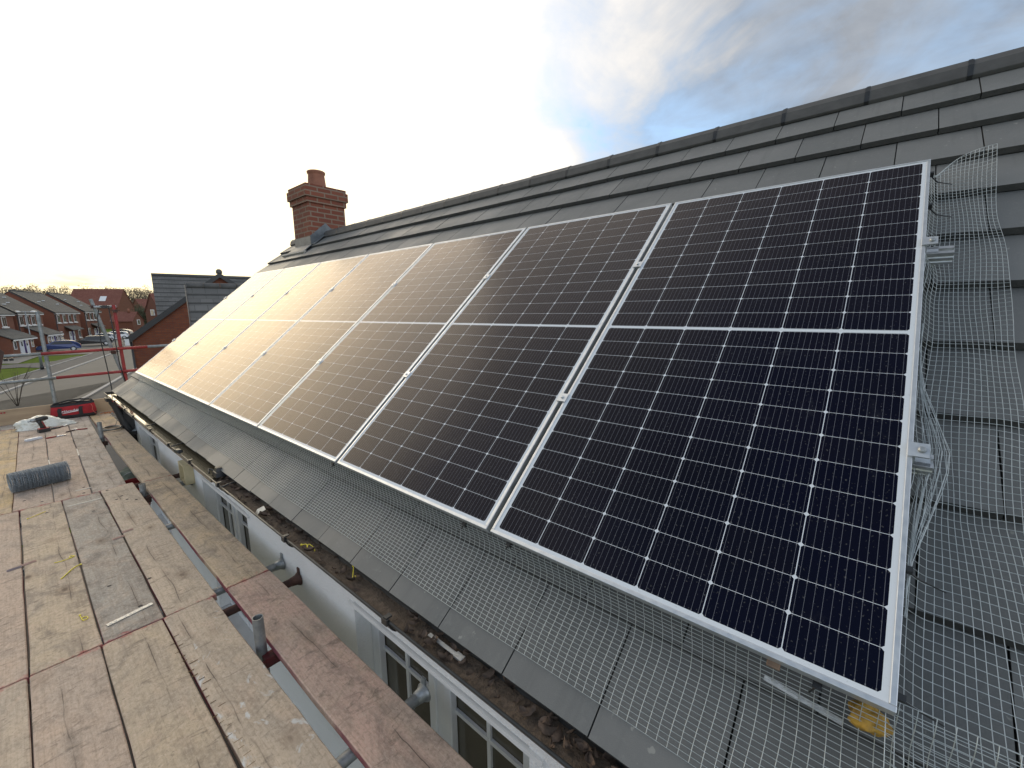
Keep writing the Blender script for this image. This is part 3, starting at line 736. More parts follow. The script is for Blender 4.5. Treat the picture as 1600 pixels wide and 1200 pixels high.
# rails, with their clamps
rail_lab={.60:'lower aluminium mounting rail, ends sticking out beside the nearest panel',1.485:'upper aluminium mounting rail, ends sticking out beside the nearest panel'}
for u,yend in ((.60,-.042),(1.485,-.075)):
    e=empty('mounting_rail',RP(yend,u,-.08)); tag(e,rail_lab[u],'rail','mounting rails under the panels')
    r=MB(); prof=[(-.02,-.036),(-.008,-.036),(-.008,-.044),(.008,-.044),(.008,-.036),(.02,-.036),(.02,-.048),(.016,-.052),(.02,-.056),(.02,-.066),(.016,-.070),(.02,-.074),(.02,-.082),(-.02,-.082),(-.02,-.074),(-.016,-.070),(-.02,-.066),(-.02,-.056),(-.016,-.052),(-.02,-.048)]
    r.prism([RP(yend,u+a,b) for a,b in prof],(0,7*PITCH-.02+.045-yend,0)); r.build('rail_bar',M['alu_dull'],e)
    for k in range(1,7):
        y=k*PITCH-.010; c=MB(); c.rbox(y-.021,y+.021,u-.02,u+.02,.0015,.0055); c.rbox(y-.008,y+.008,u-.02,u+.02,-.035,.0015)
        c.lathe(RP(y,u,.0055),[(.0065,0),(.0065,.004),(.0045,.006)],12,0,Matrix((UV_,Vector((0,1,0)),NV)).transposed()); c.build('mid_clamp',M['alu'],e)
    for y,s in ((0,-1),(7*PITCH-.02,1)):
        c=MB(); f=lambda d:y+s*d
        lo,hi=sorted((f(-.010),f(.030))); c.rbox(lo,hi,u-.021,u+.021,.0015,.006)
        lo,hi=sorted((f(.001),f(.005))); c.rbox(lo,hi,u-.021,u+.021,-.036,.0015)
        lo,hi=sorted((f(.005),f(.036))); c.rbox(lo,hi,u-.018,u+.018,-.040,-.036)
        c.lathe(RP(f(.016),u,.006),[(.0085,0),(.0085,.004),(.005,.0065)],12,1,Matrix((UV_,Vector((0,1,0)),NV)).transposed()); c.build('end_clamp',[M['alu'],M['galv']],e)
    # roof hooks carrying the rail
    for k in range(8):
        y=.28+k*.98; c=MB(); c.rbox(y-.016,y+.016,u-.045,u-.022,-.12,-.045); c.rbox(y-.016,y+.016,u-.045,u+.14,-.136,-.128); c.build('roof_hook',M['alu_dull'],e)
# --- wire mesh skirts
WR=.00085
def grid_mesh(fn, nu, nv, su, sv, name, label, skipu=None, r=WR):
    mb=MB()
    for i in range(nu):
        mb.tube([fn(i,j) for j in range(nv*sv+1) for _ in (0,) if True] if False else [fn(i,j/sv) for j in range((nv-1)*sv+1)],r,3,0,False,True)
    for j in range(nv):
        mb.tube([fn(i/su,j) for i in range((nu-1)*su+1)],r,3,0,False,True)
    return thing(mb,name,M['wire'],label,'wire mesh',autouv=False)
# cross-section of the long skirt: from under the frame it sweeps down and out over the eaves tiles
def skirt(s, y):
    # s metres along the cloth from the top edge tucked under the frame
    wob=.012*math.sin(y*1.3+.5)+.005*math.sin(y*4.1)
    bulge=.5+.5*math.sin(y*3.1+1.2)
    pts=[(.028,-.034),(.010,-.040),(-.004,-.052),(-.013-.006*bulge,-.072),(-.024-.010*bulge,-.096),(-.045-.012*bulge,-.117),(-.080,-.1295-.004*bulge),(-.13,-.1335),(-.19,-.1345),(-.27,-.1355),(-.34,-.1365)]
    acc=0
    for a,b in zip(pts,pts[1:]):
        L=math.hypot(b[0]-a[0],b[1]-a[1])
        if s<=acc+L:
            t=(s-acc)/L; u=a[0]+(b[0]-a[0])*t; h=a[1]+(b[1]-a[1])*t; break
        acc+=L
    else: u,h=pts[-1]
    return RP(y+.0025*math.sin(s*22+y*3),u+wob*(s/.3)*.6,h+.003*math.sin(y*6+s*15)*max(0,s-.05)*1.5 - .002*(s>.2))
def width_at(y): return .345 - .012*max(0,y-1)       # the strip narrows a little towards the far end
SP=.0125
def fn_skirt(i,j): 
    y=-.21+i*.0254; s=j*SP*width_at(y)/.345
    return skirt(s,y)
grid_mesh(fn_skirt, 302, 28, 1, 1, 'wire_mesh','long galvanised wire mesh skirt along the lower edge of the panels', r=.00098)
# side strip: 12.7 mm across, 20 mm up the slope, standing off the roof and curling at the top
def fn_side(i,j):
    u=-.30+j*.0205; y=.012-i*.0127
    d=i*.0127                                  # distance out from under the panel edge
    fold=max(0,1-d/.055)
    base=ROOF+.017+.08*fold**1.5
    pinch=.018*math.exp(-((u-.86)/.22)**2)-.02*math.exp(-((u-.58)/.10)**2)-.018*math.exp(-((u-1.42)/.09)**2)
    flare=1.0+.55*max(0,.5-u)
    lift=.0
    if u>1.75: 
        k=(u-1.75)/.5; lift=.045*k*k*(.35+d/.2)
    yy=.012-d*flare*(1.0-.10*max(0,u-1.2)) + pinch*max(0,1-d/.12) + .004*math.sin(u*9+i*.2)
    ww=.005*math.sin(u*7+i*.25)+.004*math.sin(u*17-i*.4)
    top=2.215-.13*math.exp(-((d-.02)/.07)**2)
    uu=min(u,top+.15*(i/17)*0) 
    return RP(yy,uu,base+lift+ww*(0.3+d*4)+.022*math.exp(-((u-1.46)/.07)**2)*math.exp(-(d/.07)**2))
grid_mesh(fn_side, 19, 124, 2, 1, 'wire_mesh','upright galvanised wire mesh strip down the right side of the nearest panel', r=.00095)
# loose bunched wires between panel edge and mesh
mb=MB(); rb=random.Random(5)
for k in range(13):
    o1=rb.uniform(-.004,.030); P=[]
    for q in range(15):
        t=q/14; u=.20+.92*t
        y=-.008-.045*math.sin(math.pi*min(1,max(0,(t-.05)/.8)))**2*(o1/.03+.35)-.012*math.exp(-((u-.66)/.08)**2)*rb.uniform(.6,1.2)
        P.append(RP(y+rb.uniform(-.0015,.0015),u,-.03-.045*(1-abs(t-.5))*rb.uniform(.7,1.1)))
    mb.tube(P,.0008,3,0,False)
thing(mb,'wire_bundle',M['wire'],'bunch of loose wire ends squeezed between nearest panel and side mesh','wire',autouv=False)
# black cable ties on the panel edge
for u,lb in ((1.995,'topmost black cable tie on the right edge of nearest panel'),(1.76,'black cable tie just below the topmost on the panel edge'),(.298,'black cable tie half hidden in the lower side mesh'),(.036,'black cable tie poking out at the bottom corner of the nearest panel')):
    mb=MB(); mb.tube([RP(-.002,u,-.032),RP(-.03,u+.001,-.07),RP(-.074,u-.004,-.085)],[.0026,.0024,.0014],6)
    mb.rbox(-.014,-.002,u-.006,u+.006,-.040,-.022); thing(mb,'cable_tie',M['black'],lb,'cable tie','black cable ties on the panel edge')
for y,lb in ((.98,'small black mesh clip under the seam of the two nearest panels'),(1.20,'small black mesh clip just left of nearest panel seam'),(.12,'black mesh clip near the bottom right corner of nearest panel'),(2.2,'small black mesh clip under the third panel from right')):
    mb=MB(); mb.rbox(y-.008,y+.008,-.010,.004,-.062,-.046); mb.tube([RP(y,-.006,-.05),RP(y+.012,-.02,-.066)],.002,6); thing(mb,'mesh_clip',M['black'],lb,'clip','clips holding the mesh skirt')
mb=MB(); mb.rbox(.186,.212,-.012,.006,-.044,-.033); thing(mb,'mesh_clip',mat('bronze_clip',(.30,.20,.13),(.2,.13,.09),30,.4,.6),'bronze coloured clip pinching the mesh under the nearest panel','clip',bevel=.002)
# flat silver strip and foam lump
mb=MB(); p,q=RP(.215,-.028,-.088),RP(.070,-.038,-.118); d=(q-p); n=d.cross(NV).normalized()*.006
mb.prism([p-n,p+n,q+n,q-n],NV*.002); thing(mb,'metal_strip',M['silver'],'straight silver strip lying on the mesh below nearest panel','metal strip')
def blob(name,c,sx,sy,sz,m,label,cat,amp=.3,fr=30,seed=0,sub=3,frame=None):
    bm=bmesh.new(); bmesh.ops.create_icosphere(bm,subdivisions=sub,radius=1)
    for v in bm.verts:
        k=1+amp*mnoise.noise(v.co*fr+Vector((seed,seed*2,0)))
        v.co=Vector((v.co.x*sx,v.co.y*sy,v.co.z*sz))*k
        if frame is not None: v.co=frame@v.co
    me=bpy.data.meshes.new(name); bm.to_mesh(me); bm.free(); me.materials.append(m)
    for p in me.polygons: p.use_smooth=True
    o=bpy.data.objects.new(name,me); o.location=c; put(o); tag(o,label,cat); return o
FRM=Matrix((Vector((0,1,0)),UV_,NV)).transposed()
blob('foam_lump',RP(.032,-.012,-.098),.034,.026,.024,M['foam'],'amber lump of foam under the bottom corner of nearest panel','foam',.45,1.6,3,4,FRM)
# ================================================================== SCAFFOLD DECK
DZ=-.85; BT=.038
BG='scaffold boards of the working deck'
def board(x0,x1,y0,y1,label,color,rz=0,dz=0.0,plaster=0.0,notch=False,group=BG):
    w=x1-x0; L=y1-y0; mb=MB(); nseg=max(4,int(L/.18)); rb=random.Random(int(x0*1000+y0*77))
    hw=w/2; hl=L/2
    rows=[]
    for k in range(nseg+1):
        y=-hl+L*k/nseg; e=rb.uniform(-.0018,.0018); e2=rb.uniform(-.0018,.0018); b=.003*math.sin(k*.9+x0*9)*.5
        rows.append((y,e,e2,b))
    i0=0
    cs=[(-hw,-BT),(-hw,-.004),(-hw+.004,0),(-hw*.4,.0008),(hw*.4,.0008),(hw-.004,0),(hw,-.004),(hw,-BT)]
    for y,e,e2,b in rows:
        for x,z in cs: mb.v.append(Vector((x+(e if x<0 else e2),y,z+b*(1 if abs(x)>hw*.5 else .4))))
    n=len(cs)
    for k in range(nseg):
        for q in range(n-1): mb.face((k*n+q,k*n+q+1,(k+1)*n+q+1,(k+1)*n+q)[::-1])
        mb.face((k*n+n-1,k*n,(k+1)*n,(k+1)*n+n-1)[::-1])
    mb.face(range(n)); mb.face([nseg*n+q for q in range(n-1,-1,-1)])
    if notch:
        for k in range(78):
            y=-hl+.25+k*(L-.35)/78*.98+rb.uniform(-.006,.006); ln=rb.uniform(.016,.036)
            mb.box((-hw+.003,y-.0011,-.001),(-hw+ln,y+.0011,.0016),Matrix.Rotation(rb.uniform(-.02,.02),4,'Z'),1)
    o=mb.build('scaffold_board',[M['board'],M['saw_dark']],fixn=True)
    o.location=((x0+x1)/2,(y0+y1)/2,DZ+dz); o.rotation_euler=(0,0,rz); o.color=(*color,1); o['half_len']=hl; o['plaster']=plaster
    tag(o,label,'scaffold board',group); return o
M['under']=mat('seam_dark_timber',(.09,.07,.055),(.05,.04,.032),6,.9,stretch=(6,.7,6))  # dark tone stands for the shade seen below the deck seams
M['saw_dark']=mat('saw_cut_dark',(.20,.125,.055),(.14,.09,.045),40,.95)
PINK=(.56,.415,.315); TAN=(.55,.43,.295); PALE=(.59,.47,.345); GREY=(.37,.34,.295); PINE=(.62,.43,.20); ROSE=(.66,.43,.34)
# near row
board(-1.372,-1.137,-1.05,2.826,'tan scaffold board at the left frame edge, nearest row',PALE)
board(-1.130,-.900,-1.05,2.826,'pinkish scaffold board with dark end stain, nearest row, second from left',PINK)
board(-.893,-.660,-1.05,2.826,'scaffold board with long dark split, nearest row, third from left',TAN,.000)
board(-.638,-.415,-1.0,2.83,'pale scaffold board with notched edge and white plaster drips beside standing tube stub',PALE,.009,0,1.0,True)
# middle row
board(-1.372,-1.134,2.838,5.342,'pinkish scaffold board at the left frame edge, middle row',PINK)
board(-1.125,-.891,2.838,5.345,'brown scaffold board with yellow cable ties lying on it',TAN)
board(-.884,-.650,2.838,5.345,'grey scaffold board with perforated strip at its near end',GREY)
board(-.640,-.412,2.838,5.392,'tan scaffold board with dark nail marks, middle row beside the gap',PALE)
# far row
board(-1.375,-1.131,5.357,9.28,'yellow pine scaffold board at far left of the deck',PINE,-.021)
board(-1.123,-.890,5.357,9.66,'grey scaffold board under the left half of mesh roll',PINK,-.021)
board(-.883,-.655,5.357,9.66,'scaffold board under the right end of mesh roll and pliers',PINK,-.021)
board(-.645,-.415,5.357,9.66,'worn greyish far scaffold board edging the gap to the wall',(.52,.44,.37),-.021)
board(-1.37,-1.13,9.30,9.68,'short grey board end at the far left corner of the deck',GREY)
# board row next to the wall
board(-.355,-.122,-1.05,2.846,'reddish inner scaffold board by the wall, nearest of its row',ROSE,0,.0)
board(-.355,-.124,2.858,5.318,'brown inner scaffold board by the wall, middle of its row',(.66,.49,.31))
board(-.352,-.122,5.335,8.46,'tan inner scaffold board by the wall below the far gutter',(.68,.51,.33))
board(-.345,-.105,8.50,9.70,'pale pine board end beyond the coiled cable',PINE,0,-.006)
# dark lower lift boards, added so the deck seams show darkness below
for k,x in enumerate((-1.30,-1.06,-.82,-.58,-.34,-.115)):
    mb=MB(); mb.box((x-.1165,-2.2,-2.79),(x+.115,9.7,-2.75)); thing(mb,'seam_darkening_board',M['under'],'dark lower lift board added to darken the deck seams','scaffold board','lower lift boards added to darken the seams',loc=(x,3.8,-2.75))
# toe board across the far end
mb=MB(); mb.box((-1.9,9.76,DZ-.01),(.02,9.798,DZ+.218)); thing(mb,'toe_board',M['toe'],'upright timber toe board closing the far end of the deck','toe board',loc=(-.9,9.78,DZ),bevel=.003)
mb=MB()
for x in (-.63,-.60,-.57): mb.box((x-1.0+.36,9.753,DZ+.17),(x-1.0+.378,9.7585,DZ+.19))
o=thing(mb,'paint_mark',M['red_paint'],'small red paint mark on the far toe board','paint mark')
# tubes
M['clampred']=mat('rusty_red_coupler',(.16,.015,.02),(.05,.02,.018),30,.6,bump=.3)
TR=.02415
def clamp(mb,c,m=1):
    mb.box((c[0]-.034,c[1]-.030,c[2]-.026),(c[0]+.034,c[1]+.022,c[2]+.026),None,m); mb.tube([(c[0]-.055,c[1]-.02,c[2]+.012),(c[0]+.064,c[1]-.026,c[2]+.012)],.007,6,m); mb.tube([(c[0]+.046,c[1]-.026,c[2]+.012),(c[0]+.062,c[1]-.026,c[2]+.012)],.013,6,m)
def hollow(mb,p,q,r=TR,m=0,n=18):
    p=Vector(p);q=Vector(q); mb.tube([p,q],r,n,m,False); d=(q-p).normalized()
    mb.tube([q,q-d*.25],r*.86,n,m,False)
    # annular rim
    a=d.orthogonal().normalized(); b=d.cross(a); i=len(mb.v)
    for R in (r,r*.86):
        for k in range(n):
            w=2*math.pi*k/n; mb.v.append(q+(a*math.cos(w)+b*math.sin(w))*R)
    for k in range(n): mb.face((i+k,i+(k+1)%n,i+n+(k+1)%n,i+n+k),m)
def ttube(name,pts,m,label,cat='scaffold tube',group=None,clamps=(),r=TR,cm=None):
    e=empty(name,pts[0]); tag(e,label,cat,group)
    mb=MB(); hollow(mb,pts[0],pts[1],r); mb.build('pipe',m,e)
    for c in clamps:
        k=MB(); clamp(k,c,0); k.build('coupler',cm or M['rust_tube'],e,bevel=.006)
    return e
SG='standing scaffold tubes rising through the gap'
ttube('scaffold_standard',((-.388,2.235,-4.9),(-.388,2.235,-.705)),M['galv_tube'],'nearest open-topped grey tube stub standing beside the pale notched board','scaffold tube',SG,[(-.362,2.20,-.925)],cm=M['clampred'])
ttube('scaffold_standard',((-.388,5.06,-4.9),(-.388,5.06,-.785)),M['galv_tube'],'grey tube stub in the gap by the middle inner board end','scaffold tube',SG,[(-.38,5.03,-.93)])
ttube('scaffold_standard',((-.39,7.72,-4.9),(-.39,7.72,-.645)),M['galv_tube'],'farthest grey tube stub standing by the coiled cable','scaffold tube',SG,[(-.38,7.69,-.93)])
TG='cross tubes under the deck reaching to the wall'
TZ=DZ-BT-TR-.002
def transom(y,m,label,x1=-.012,pad=True):
    e=empty('scaffold_transom',(-1.5,y,TZ)); tag(e,label,'scaffold tube',TG)
    mb=MB(); hollow(mb,(-1.5,y,TZ),(x1,y,TZ)); mb.build('pipe',m,e)
    if pad:
        k=MB(); k.lathe((x1+.0085,y,TZ),[(.026,-.05),(.031,-.02),(.042,-.004),(.042,0)],14,0,Matrix(((0,0,1),(1,0,0),(0,1,0)))); k.box((x1+.002,y-.012,TZ+.03),(x1+.0105,y+.012,TZ+.075)); k.build('end_pad',m,e)
transom(1.455,M['galv'],'pale cross tube meeting the wall below the near window')
transom(2.715,M['rust_tube'],'rusty brown cross tube with pad against the white wall')
transom(2.97,M['galv_tube'],'grey cross tube with pad just beyond the rusty one')
transom(4.19,M['galv'],'short shiny cross tube showing in the gap beside red edge paint',-.14,False)
transom(5.17,M['galv_tube'],'grey cross tube touching the wall just before the beige box')
transom(5.46,M['rust_tube'],'rusty cross tube touching the wall below the beige box')
transom(8.05,M['galv_tube'],'farthest grey cross tube touching the wall by far window')
# bits seen down in the gap
e=empty('bucket',(-.335,5.98,-1.31)); tag(e,'red bucket hanging in the gap under the deck','bucket')
mb=MB(); mb.lathe((-.335,5.98,-1.31),[(.10,0),(.135,.26),(.142,.262),(.142,.285),(.130,.285),(.126,.26),(.095,.02)],24); mb.build('pail',M['red_plastic'],e)
mb=MB(); mb.tube([(-.335+.13*math.cos(a),5.98,-1.03+.12*math.sin(a)) for a in [k*math.pi/10 for k in range(11)]],.004,6); mb.build('handle',M['galv'],e)
blob('cloth_bundle',(-.335,6.36,-1.06),.11,.15,.09,mat('greenish_cloth',(.30,.36,.30),(.16,.20,.17),12,.8),'pale green rag bundle hanging in the gap behind the red bucket','rag',.35,1.8,9)
# guard rails across the far end
def rail(name,z0,z1,Y,cuts,label,x0,x1):
    e=empty(name,(x0,Y,z0)); tag(e,label,'guard rail','guard rails across the far end')
    zf=lambda x:z0+(z1-z0)*(x-x0)/(x1-x0)
    for k,(a,b,m) in enumerate(cuts):
        mb=MB(); mb.tube([(a,Y,zf(a)),(b,Y,zf(b))],TR,14,0,True); mb.build('painted_length' if m=='red_tube' else 'bare_length',M[m],e)
YR=9.93
rail('guard_rail',.145,.20,YR,[(-1.13,-.72,'galv_tube'),(-.72,.56,'red_tube'),(.56,2.6,'galv_tube')],'upper guard rail, part grey part red, across the far end',-1.13,2.6)
rail('guard_rail',-.255,-.20,YR,[(-1.6,-.61,'galv_tube'),(-.61,2.0,'red_tube')],'lower guard rail, part grey part red, across the far end',-1.6,2.0)
ttube('scaffold_standard',((-.67,YR+.06,-5.0),(-.67,YR+.06,.80)),M['galv_tube'],'grey upright tube behind the guard rails, left of tool bag','scaffold tube')
ttube('scaffold_standard',((.215,YR+.06,-5.0),(.215,YR+.06,.90)),M['red_tube'],'red upright scaffold tube at the far house corner','scaffold tube',None,[(.215,YR+.03,.17),(.215,YR+.03,-.235),(.215,YR+.03,.80)])
ttube('scaffold_brace',((.62,YR+.14,-2.6),(-.045,YR+.14,1.0)),M['galv_tube'],'grey sloping brace tube leaning against the red upright','scaffold tube',None,[(.12,YR+.12,.10),(-.03,YR+.12,.87)])
ttube('scaffold_tube',((-.03,YR+.10,.868),(.25,YR+.10,.875)),M['galv'],'short horizontal tube joining brace and red upright','scaffold tube',None,[(.10,YR+.08,.87)],cm=M['black'])
mb=MB(); 
mb.tube([(.02,YR-.02,.84),(-.02,YR-.05,.70),(-.03,YR-.06,.3),(-.01,YR-.05,-.1),(0,YR-.06,-.45),(.0,YR-.08,-.62),(.02,YR-.1,-.70)],.008,6)
thing(mb,'cable',M['cable'],'black cable hanging from the short tube down past the gutter end','cable','hanging black cables')
mb=MB(); mb.tube([(.14,YR-.02,.86),(.145,YR-.05,.5),(.15,YR-.05,.1),(.155,YR-.05,-.12),(.19,YR-.04,-.40)],.008,6)
thing(mb,'cable',M['cable'],'black cable hanging close beside the red upright','cable','hanging black cables')
mb=MB(); mb.prism([(-1.16,9.1,-.08),(-1.07,9.1,.25),(-1.11,9.1,.31),(-1.33,9.1,.30),(-1.33,9.1,-.10)],(0,.04,0)); thing(mb,'timber_offcut',M['wood_brown'],'dark brown timber offcut propped at the left frame edge by the rail','timber',bevel=.004)
mb=MB(); 
for x in (-1.075,-1.02): mb.box((x-.03,YR-.03,.075),(x+.015,YR+.03,.115))
thing(mb,'coupler',M['black'],'dark tube coupler under the left end of upper guard rail','coupler',bevel=.006)

# ================================================================== THINGS ON THE DECK
Z0=DZ+.0008
# mesh roll
c0=Vector((-1.165,5.93,Z0)); c1=Vector((-.80,5.99,Z0)); ax=(c1-c0); Lr=ax.length; ax.normalize(); side=Vector((0,0,1)).cross(ax).normalized()
e=empty('mesh_roll',c0); tag(e,'roll of grey wire mesh lying across the deck boards','mesh roll')
R0,R1,NT_=.050,.099,9
def rp(s,t):   # s along the axis, t turns
    r=R0+(R1-R0)*t/NT_; a=2*math.pi*t+1.0; q=.012*math.sin(t*9)*0
    return c0+ax*s+side*(math.cos(a)*r)+Vector((0,0,R1*.96+math.sin(a)*r*.96))
mb=MB(); nr=26
for k in range(nr+1):
    s=Lr*k/nr; jit=random.uniform(-.006,.006)
    mb.tube([rp(s+jit*(t/NT_/20),t/20) for t in range(NT_*20+1)],.0011,3,0,False)
mb.build('ring_wire',M['wire_dark'],e,autouv=False)
mb=MB(); arc=0; t=0
while t<NT_:
    r=R0+(R1-R0)*t/NT_; o_=random.uniform(-.005,.008); mb.tube([rp(-.004+o_,t),rp(Lr+.004+o_,t)],.0011,3,0,False); t+=.0165/(2*math.pi*r)
mb.build('cross_wire',M['wire_dark'],e,autouv=False)
# loose flap lying behind the roll
mb=MB(); 
for k in range(20):
    b=c0+ax*(Lr*(k+.5)/20)+side*(-.02); mb.tube([b-side*0+side*.085+Vector((0,0,.012)),b+side*.20+Vector((0,0,.006+.004*math.sin(k))),b+side*(.245+.01*math.sin(k*2.1))+Vector((0,0,.010))],.0009,3,0,False)
for q in (.13,.155,.18,.205,.23): mb.tube([c0+ax*.01+side*q+Vector((0,0,.009)),c1-ax*.01+side*q+Vector((0,0,.009))],.0009,3,0,False)
mb.build('loose_end',M['wire'],e,autouv=False)
# red tool bag
e=empty('tool_bag',(-.50,9.63,Z0)); tag(e,'red open-topped tool bag with black base against the toe board','tool bag')
bc=Vector((-.50,9.62,Z0)); brz=Matrix.Rotation(RAD(-4),3,'Z')
def bagpt(x,y,z): return bc+brz@Vector((x,y,z))
def bagring(z,hx,hy,n=40,sag=0):
    P=[]
    for k in range(n):
        a=2*math.pi*k/n; ca,sa=math.cos(a),math.sin(a); p=4.0
        s=(abs(ca)**p+abs(sa)**p)**(-1/p); x,y=ca*s*hx,sa*s*hy
        P.append(bagpt(x,y,z+sag*math.cos(2*a)+.006*mnoise.noise(Vector((x*9,y*9,z*9)))+ (.02*x if z>.1 else 0)))
    return P
def loft(mb,rings,m=0,cap0=True,sm=True):
    idx=[]
    for r in rings: idx.append(len(mb.v)); mb.v+=r
    n=len(rings[0])
    for a,b in zip(idx,idx[1:]):
        for q in range(n): mb.face((a+q,a+(q+1)%n,b+(q+1)%n,b+q),m,None,sm)
    if cap0: mb.face([idx[0]+q for q in range(n-1,-1,-1)],m)
mb=MB(); loft(mb,[bagring(.052,.252,.105),bagring(.09,.256,.104),bagring(.14,.25,.094),bagring(.185,.242,.08),bagring(.205,.235,.07,sag=.006)],cap0=False); mb.build('fabric_body',M['red_fabric'],e)
mb=MB(); loft(mb,[bagring(.0,.235,.095),bagring(.012,.252,.106),bagring(.045,.258,.109),bagring(.056,.256,.107)]); mb.build('base',M['black_fabric'],e)
mb=MB(); loft(mb,[bagring(.198,.242,.076,sag=.006),bagring(.218,.240,.070,sag=.008),bagring(.224,.235,.064,sag=.008),bagring(.212,.226,.056,sag=.006),bagring(.12,.22,.06)],cap0=False)
i=len(mb.v); mb.v+=bagring(.12,.22,.06); mb.face(range(i,i+40)); mb.build('rim',M['black_fabric'],e)
mb=MB(); mb.tube([bagpt(-.235,.05,.20),bagpt(-.20,.05,.232),bagpt(-.05,.055,.262),bagpt(.10,.055,.268),bagpt(.21,.05,.245),bagpt(.237,.045,.20)],.012,10); mb.tube([bagpt(-.23,.07,.20),bagpt(0,.075,.235),bagpt(.23,.07,.205)],.014,10); mb.build('frame_bar',M['black_fabric'],e)
mb=MB()
for x in (-.155,.075):
    ptsf=[(x,-.109,.03),(x,-.1075,.09),(x,-.100,.14),(x+.01,-.092,.172)]
    for a,b in zip(ptsf,ptsf[1:]):
        mb.prism([bagpt(a[0]-.022,a[1]-.003,a[2]),bagpt(a[0]+.022,a[1]-.003,a[2]),bagpt(b[0]+.022,b[1]-.003,b[2]),bagpt(b[0]-.022,b[1]-.003,b[2])],brz@Vector((0,-.004,0)))
mb.build('strap',M['black_fabric'],e)
mb=MB(); mb.tube([bagpt(.20,-.10,.19),bagpt(.215,-.112,.15),bagpt(.205,-.115,.10),bagpt(.225,-.112,.05),bagpt(.245,-.10,.03)],.004,6); mb.build('cord',mat('coral_cord',(.55,.12,.08),(.4,.08,.06),20,.6),e)
fc=bpy.data.curves.new('lettering','FONT'); fc.body='Milwaukee'; fc.size=.047; fc.shear=.30; fc.align_x='CENTER'; fc.extrude=.0012; fc.offset=.0
fo=bpy.data.objects.new('tmp_text',fc); COL.objects.link(fo); bpy.context.view_layer.update()
me=bpy.data.meshes.new_from_object(fo); bpy.data.objects.remove(fo)
tm=Matrix.Translation(bagpt(-.035,-.1065,.108))@brz.to_4x4()@Matrix.Rotation(RAD(83),4,'X')@Matrix.Rotation(RAD(7),4,'Z')
me.transform(e.matrix_world.inverted()@Matrix.Translation((0,0,0))@tm if False else Matrix.Translation(-Vector(e.location))@tm); me.name='lettering'; me.materials.clear(); me.materials.append(M['white_print'])
lo=bpy.data.objects.new('lettering',me); put(lo,e)
mb=MB(); 
a0,a1=bagpt(-.125,-.1115,.086),bagpt(.050,-.1105,.106); mb.prism([a0,a0+Vector((0,.0005,.006)),a1+Vector((0,.0005,.012)),a1],brz@Vector((0,-.002,0))); mb.build('underline',M['white_print'],e)
# orange scraps and coil beyond the bag
mb=MB(); 
for k in range(5): mb.tube([(-.22+.05*k,9.52-.02*k,Z0+.006),(-.17+.05*k,9.56,Z0+.014),(-.13+.045*k,9.53+.02*(k%2),Z0+.006)],.006,6)
thing(mb,'strap_scrap',mat('orange_webbing',(.5,.16,.04),(.32,.10,.03),20,.7),'tangled orange strap scraps beside the red tool bag','strap')
mb=MB(); P=[]
for k in range(90):
    a=k*.42; r=.085+.012*math.sin(k*.37); P.append((-.245+r*1.25*math.cos(a),8.12+r*1.6*math.sin(a),DZ+.010+.008*(k/30)+.004*math.sin(k*1.3)))
mb.tube(P,.0055,6); mb.tube([(-.20,8.2,DZ+.02),(-.11,8.6,DZ+.07),(-.15,9.1,DZ+.03),(-.06,9.3,DZ+.02)],.004,6)
thing(mb,'cable_coil',mat('grey_cable',(.20,.19,.17),(.10,.095,.085),14,.5),'coil of grey cable on the far inner board by tube stub','cable')
# milky bag
bm=bmesh.new(); bmesh.ops.create_icosphere(bm,subdivisions=5,radius=1)
for v in bm.verts:
    x,y,z=v.co; n1=mnoise.noise(Vector((x*1.4+3,y*1.4,z*1.4))); n2=abs(mnoise.noise(Vector((x*3.2,y*3.2+7,z*3.2)))); n3=mnoise.noise(Vector((x*8,y*8,z*8+2)))
    k=1+.28*n1-.32*n2+.07*n3
    xx=x*.27*k; xx+= .16*max(0,x)**3
    zz=max(0,z)*.165*k*(1-.55*max(0,x)**1.3)+min(0,z)*.004
    v.co=Vector((xx,y*.20*k*(1-.45*max(0,x)),zz+.004))
me=bpy.data.meshes.new('plastic_bag'); bm.to_mesh(me); bm.free(); me.materials.append(M['bag'])
for p in me.polygons: p.use_smooth=True
o=bpy.data.objects.new('plastic_bag',me); o.location=(-.89,9.15,Z0); o.rotation_euler=(0,0,RAD(-14)); put(o); tag(o,'crumpled milky plastic bag lying behind the cordless driver','bag')
# cordless driver standing on its battery
e=empty('impact_driver',(-.87,8.72,Z0)); tag(e,'red and black cordless driver standing on its battery','driver')
D0=Vector((-.87,8.72,Z0)); rz=Matrix.Rotation(RAD(12),3,'Z')
def dpt(x,y,z): return D0+rz@Vector((x,y,z))
MT=Matrix.Translation(D0)@rz.to_4x4()
mb=MB(); mb.box((-.055,-.04,0),(.062,.04,.048),MT,0,.94); mb.box((.03,-.032,.01),(.066,.032,.04),MT); mb.build('battery',M['black'],e,bevel=.006)
mb=MB(); mb.tube([dpt(.0,0,.05),dpt(-.006,0,.085),dpt(-.018,0,.13),dpt(-.03,0,.168)],[.030,.022,.021,.026],12); mb.build('grip',M['black'],e)
mb=MB(); mb.box((-.048,-.034,.048),(.06,.034,.060),MT,0,.9); mb.tube([dpt(.018,0,.06),dpt(.012,0,.10),dpt(-.002,0,.15)],[.016,.012,.016],10); mb.build('red_trim',M['red_plastic'],e)
mb=MB(); mb.tube([dpt(.062,0,.192),dpt(.03,0,.19),dpt(-.045,0,.183),dpt(-.055,0,.182)],[.024,.033,.031,.026],14); mb.build('motor_housing',M['black'],e)
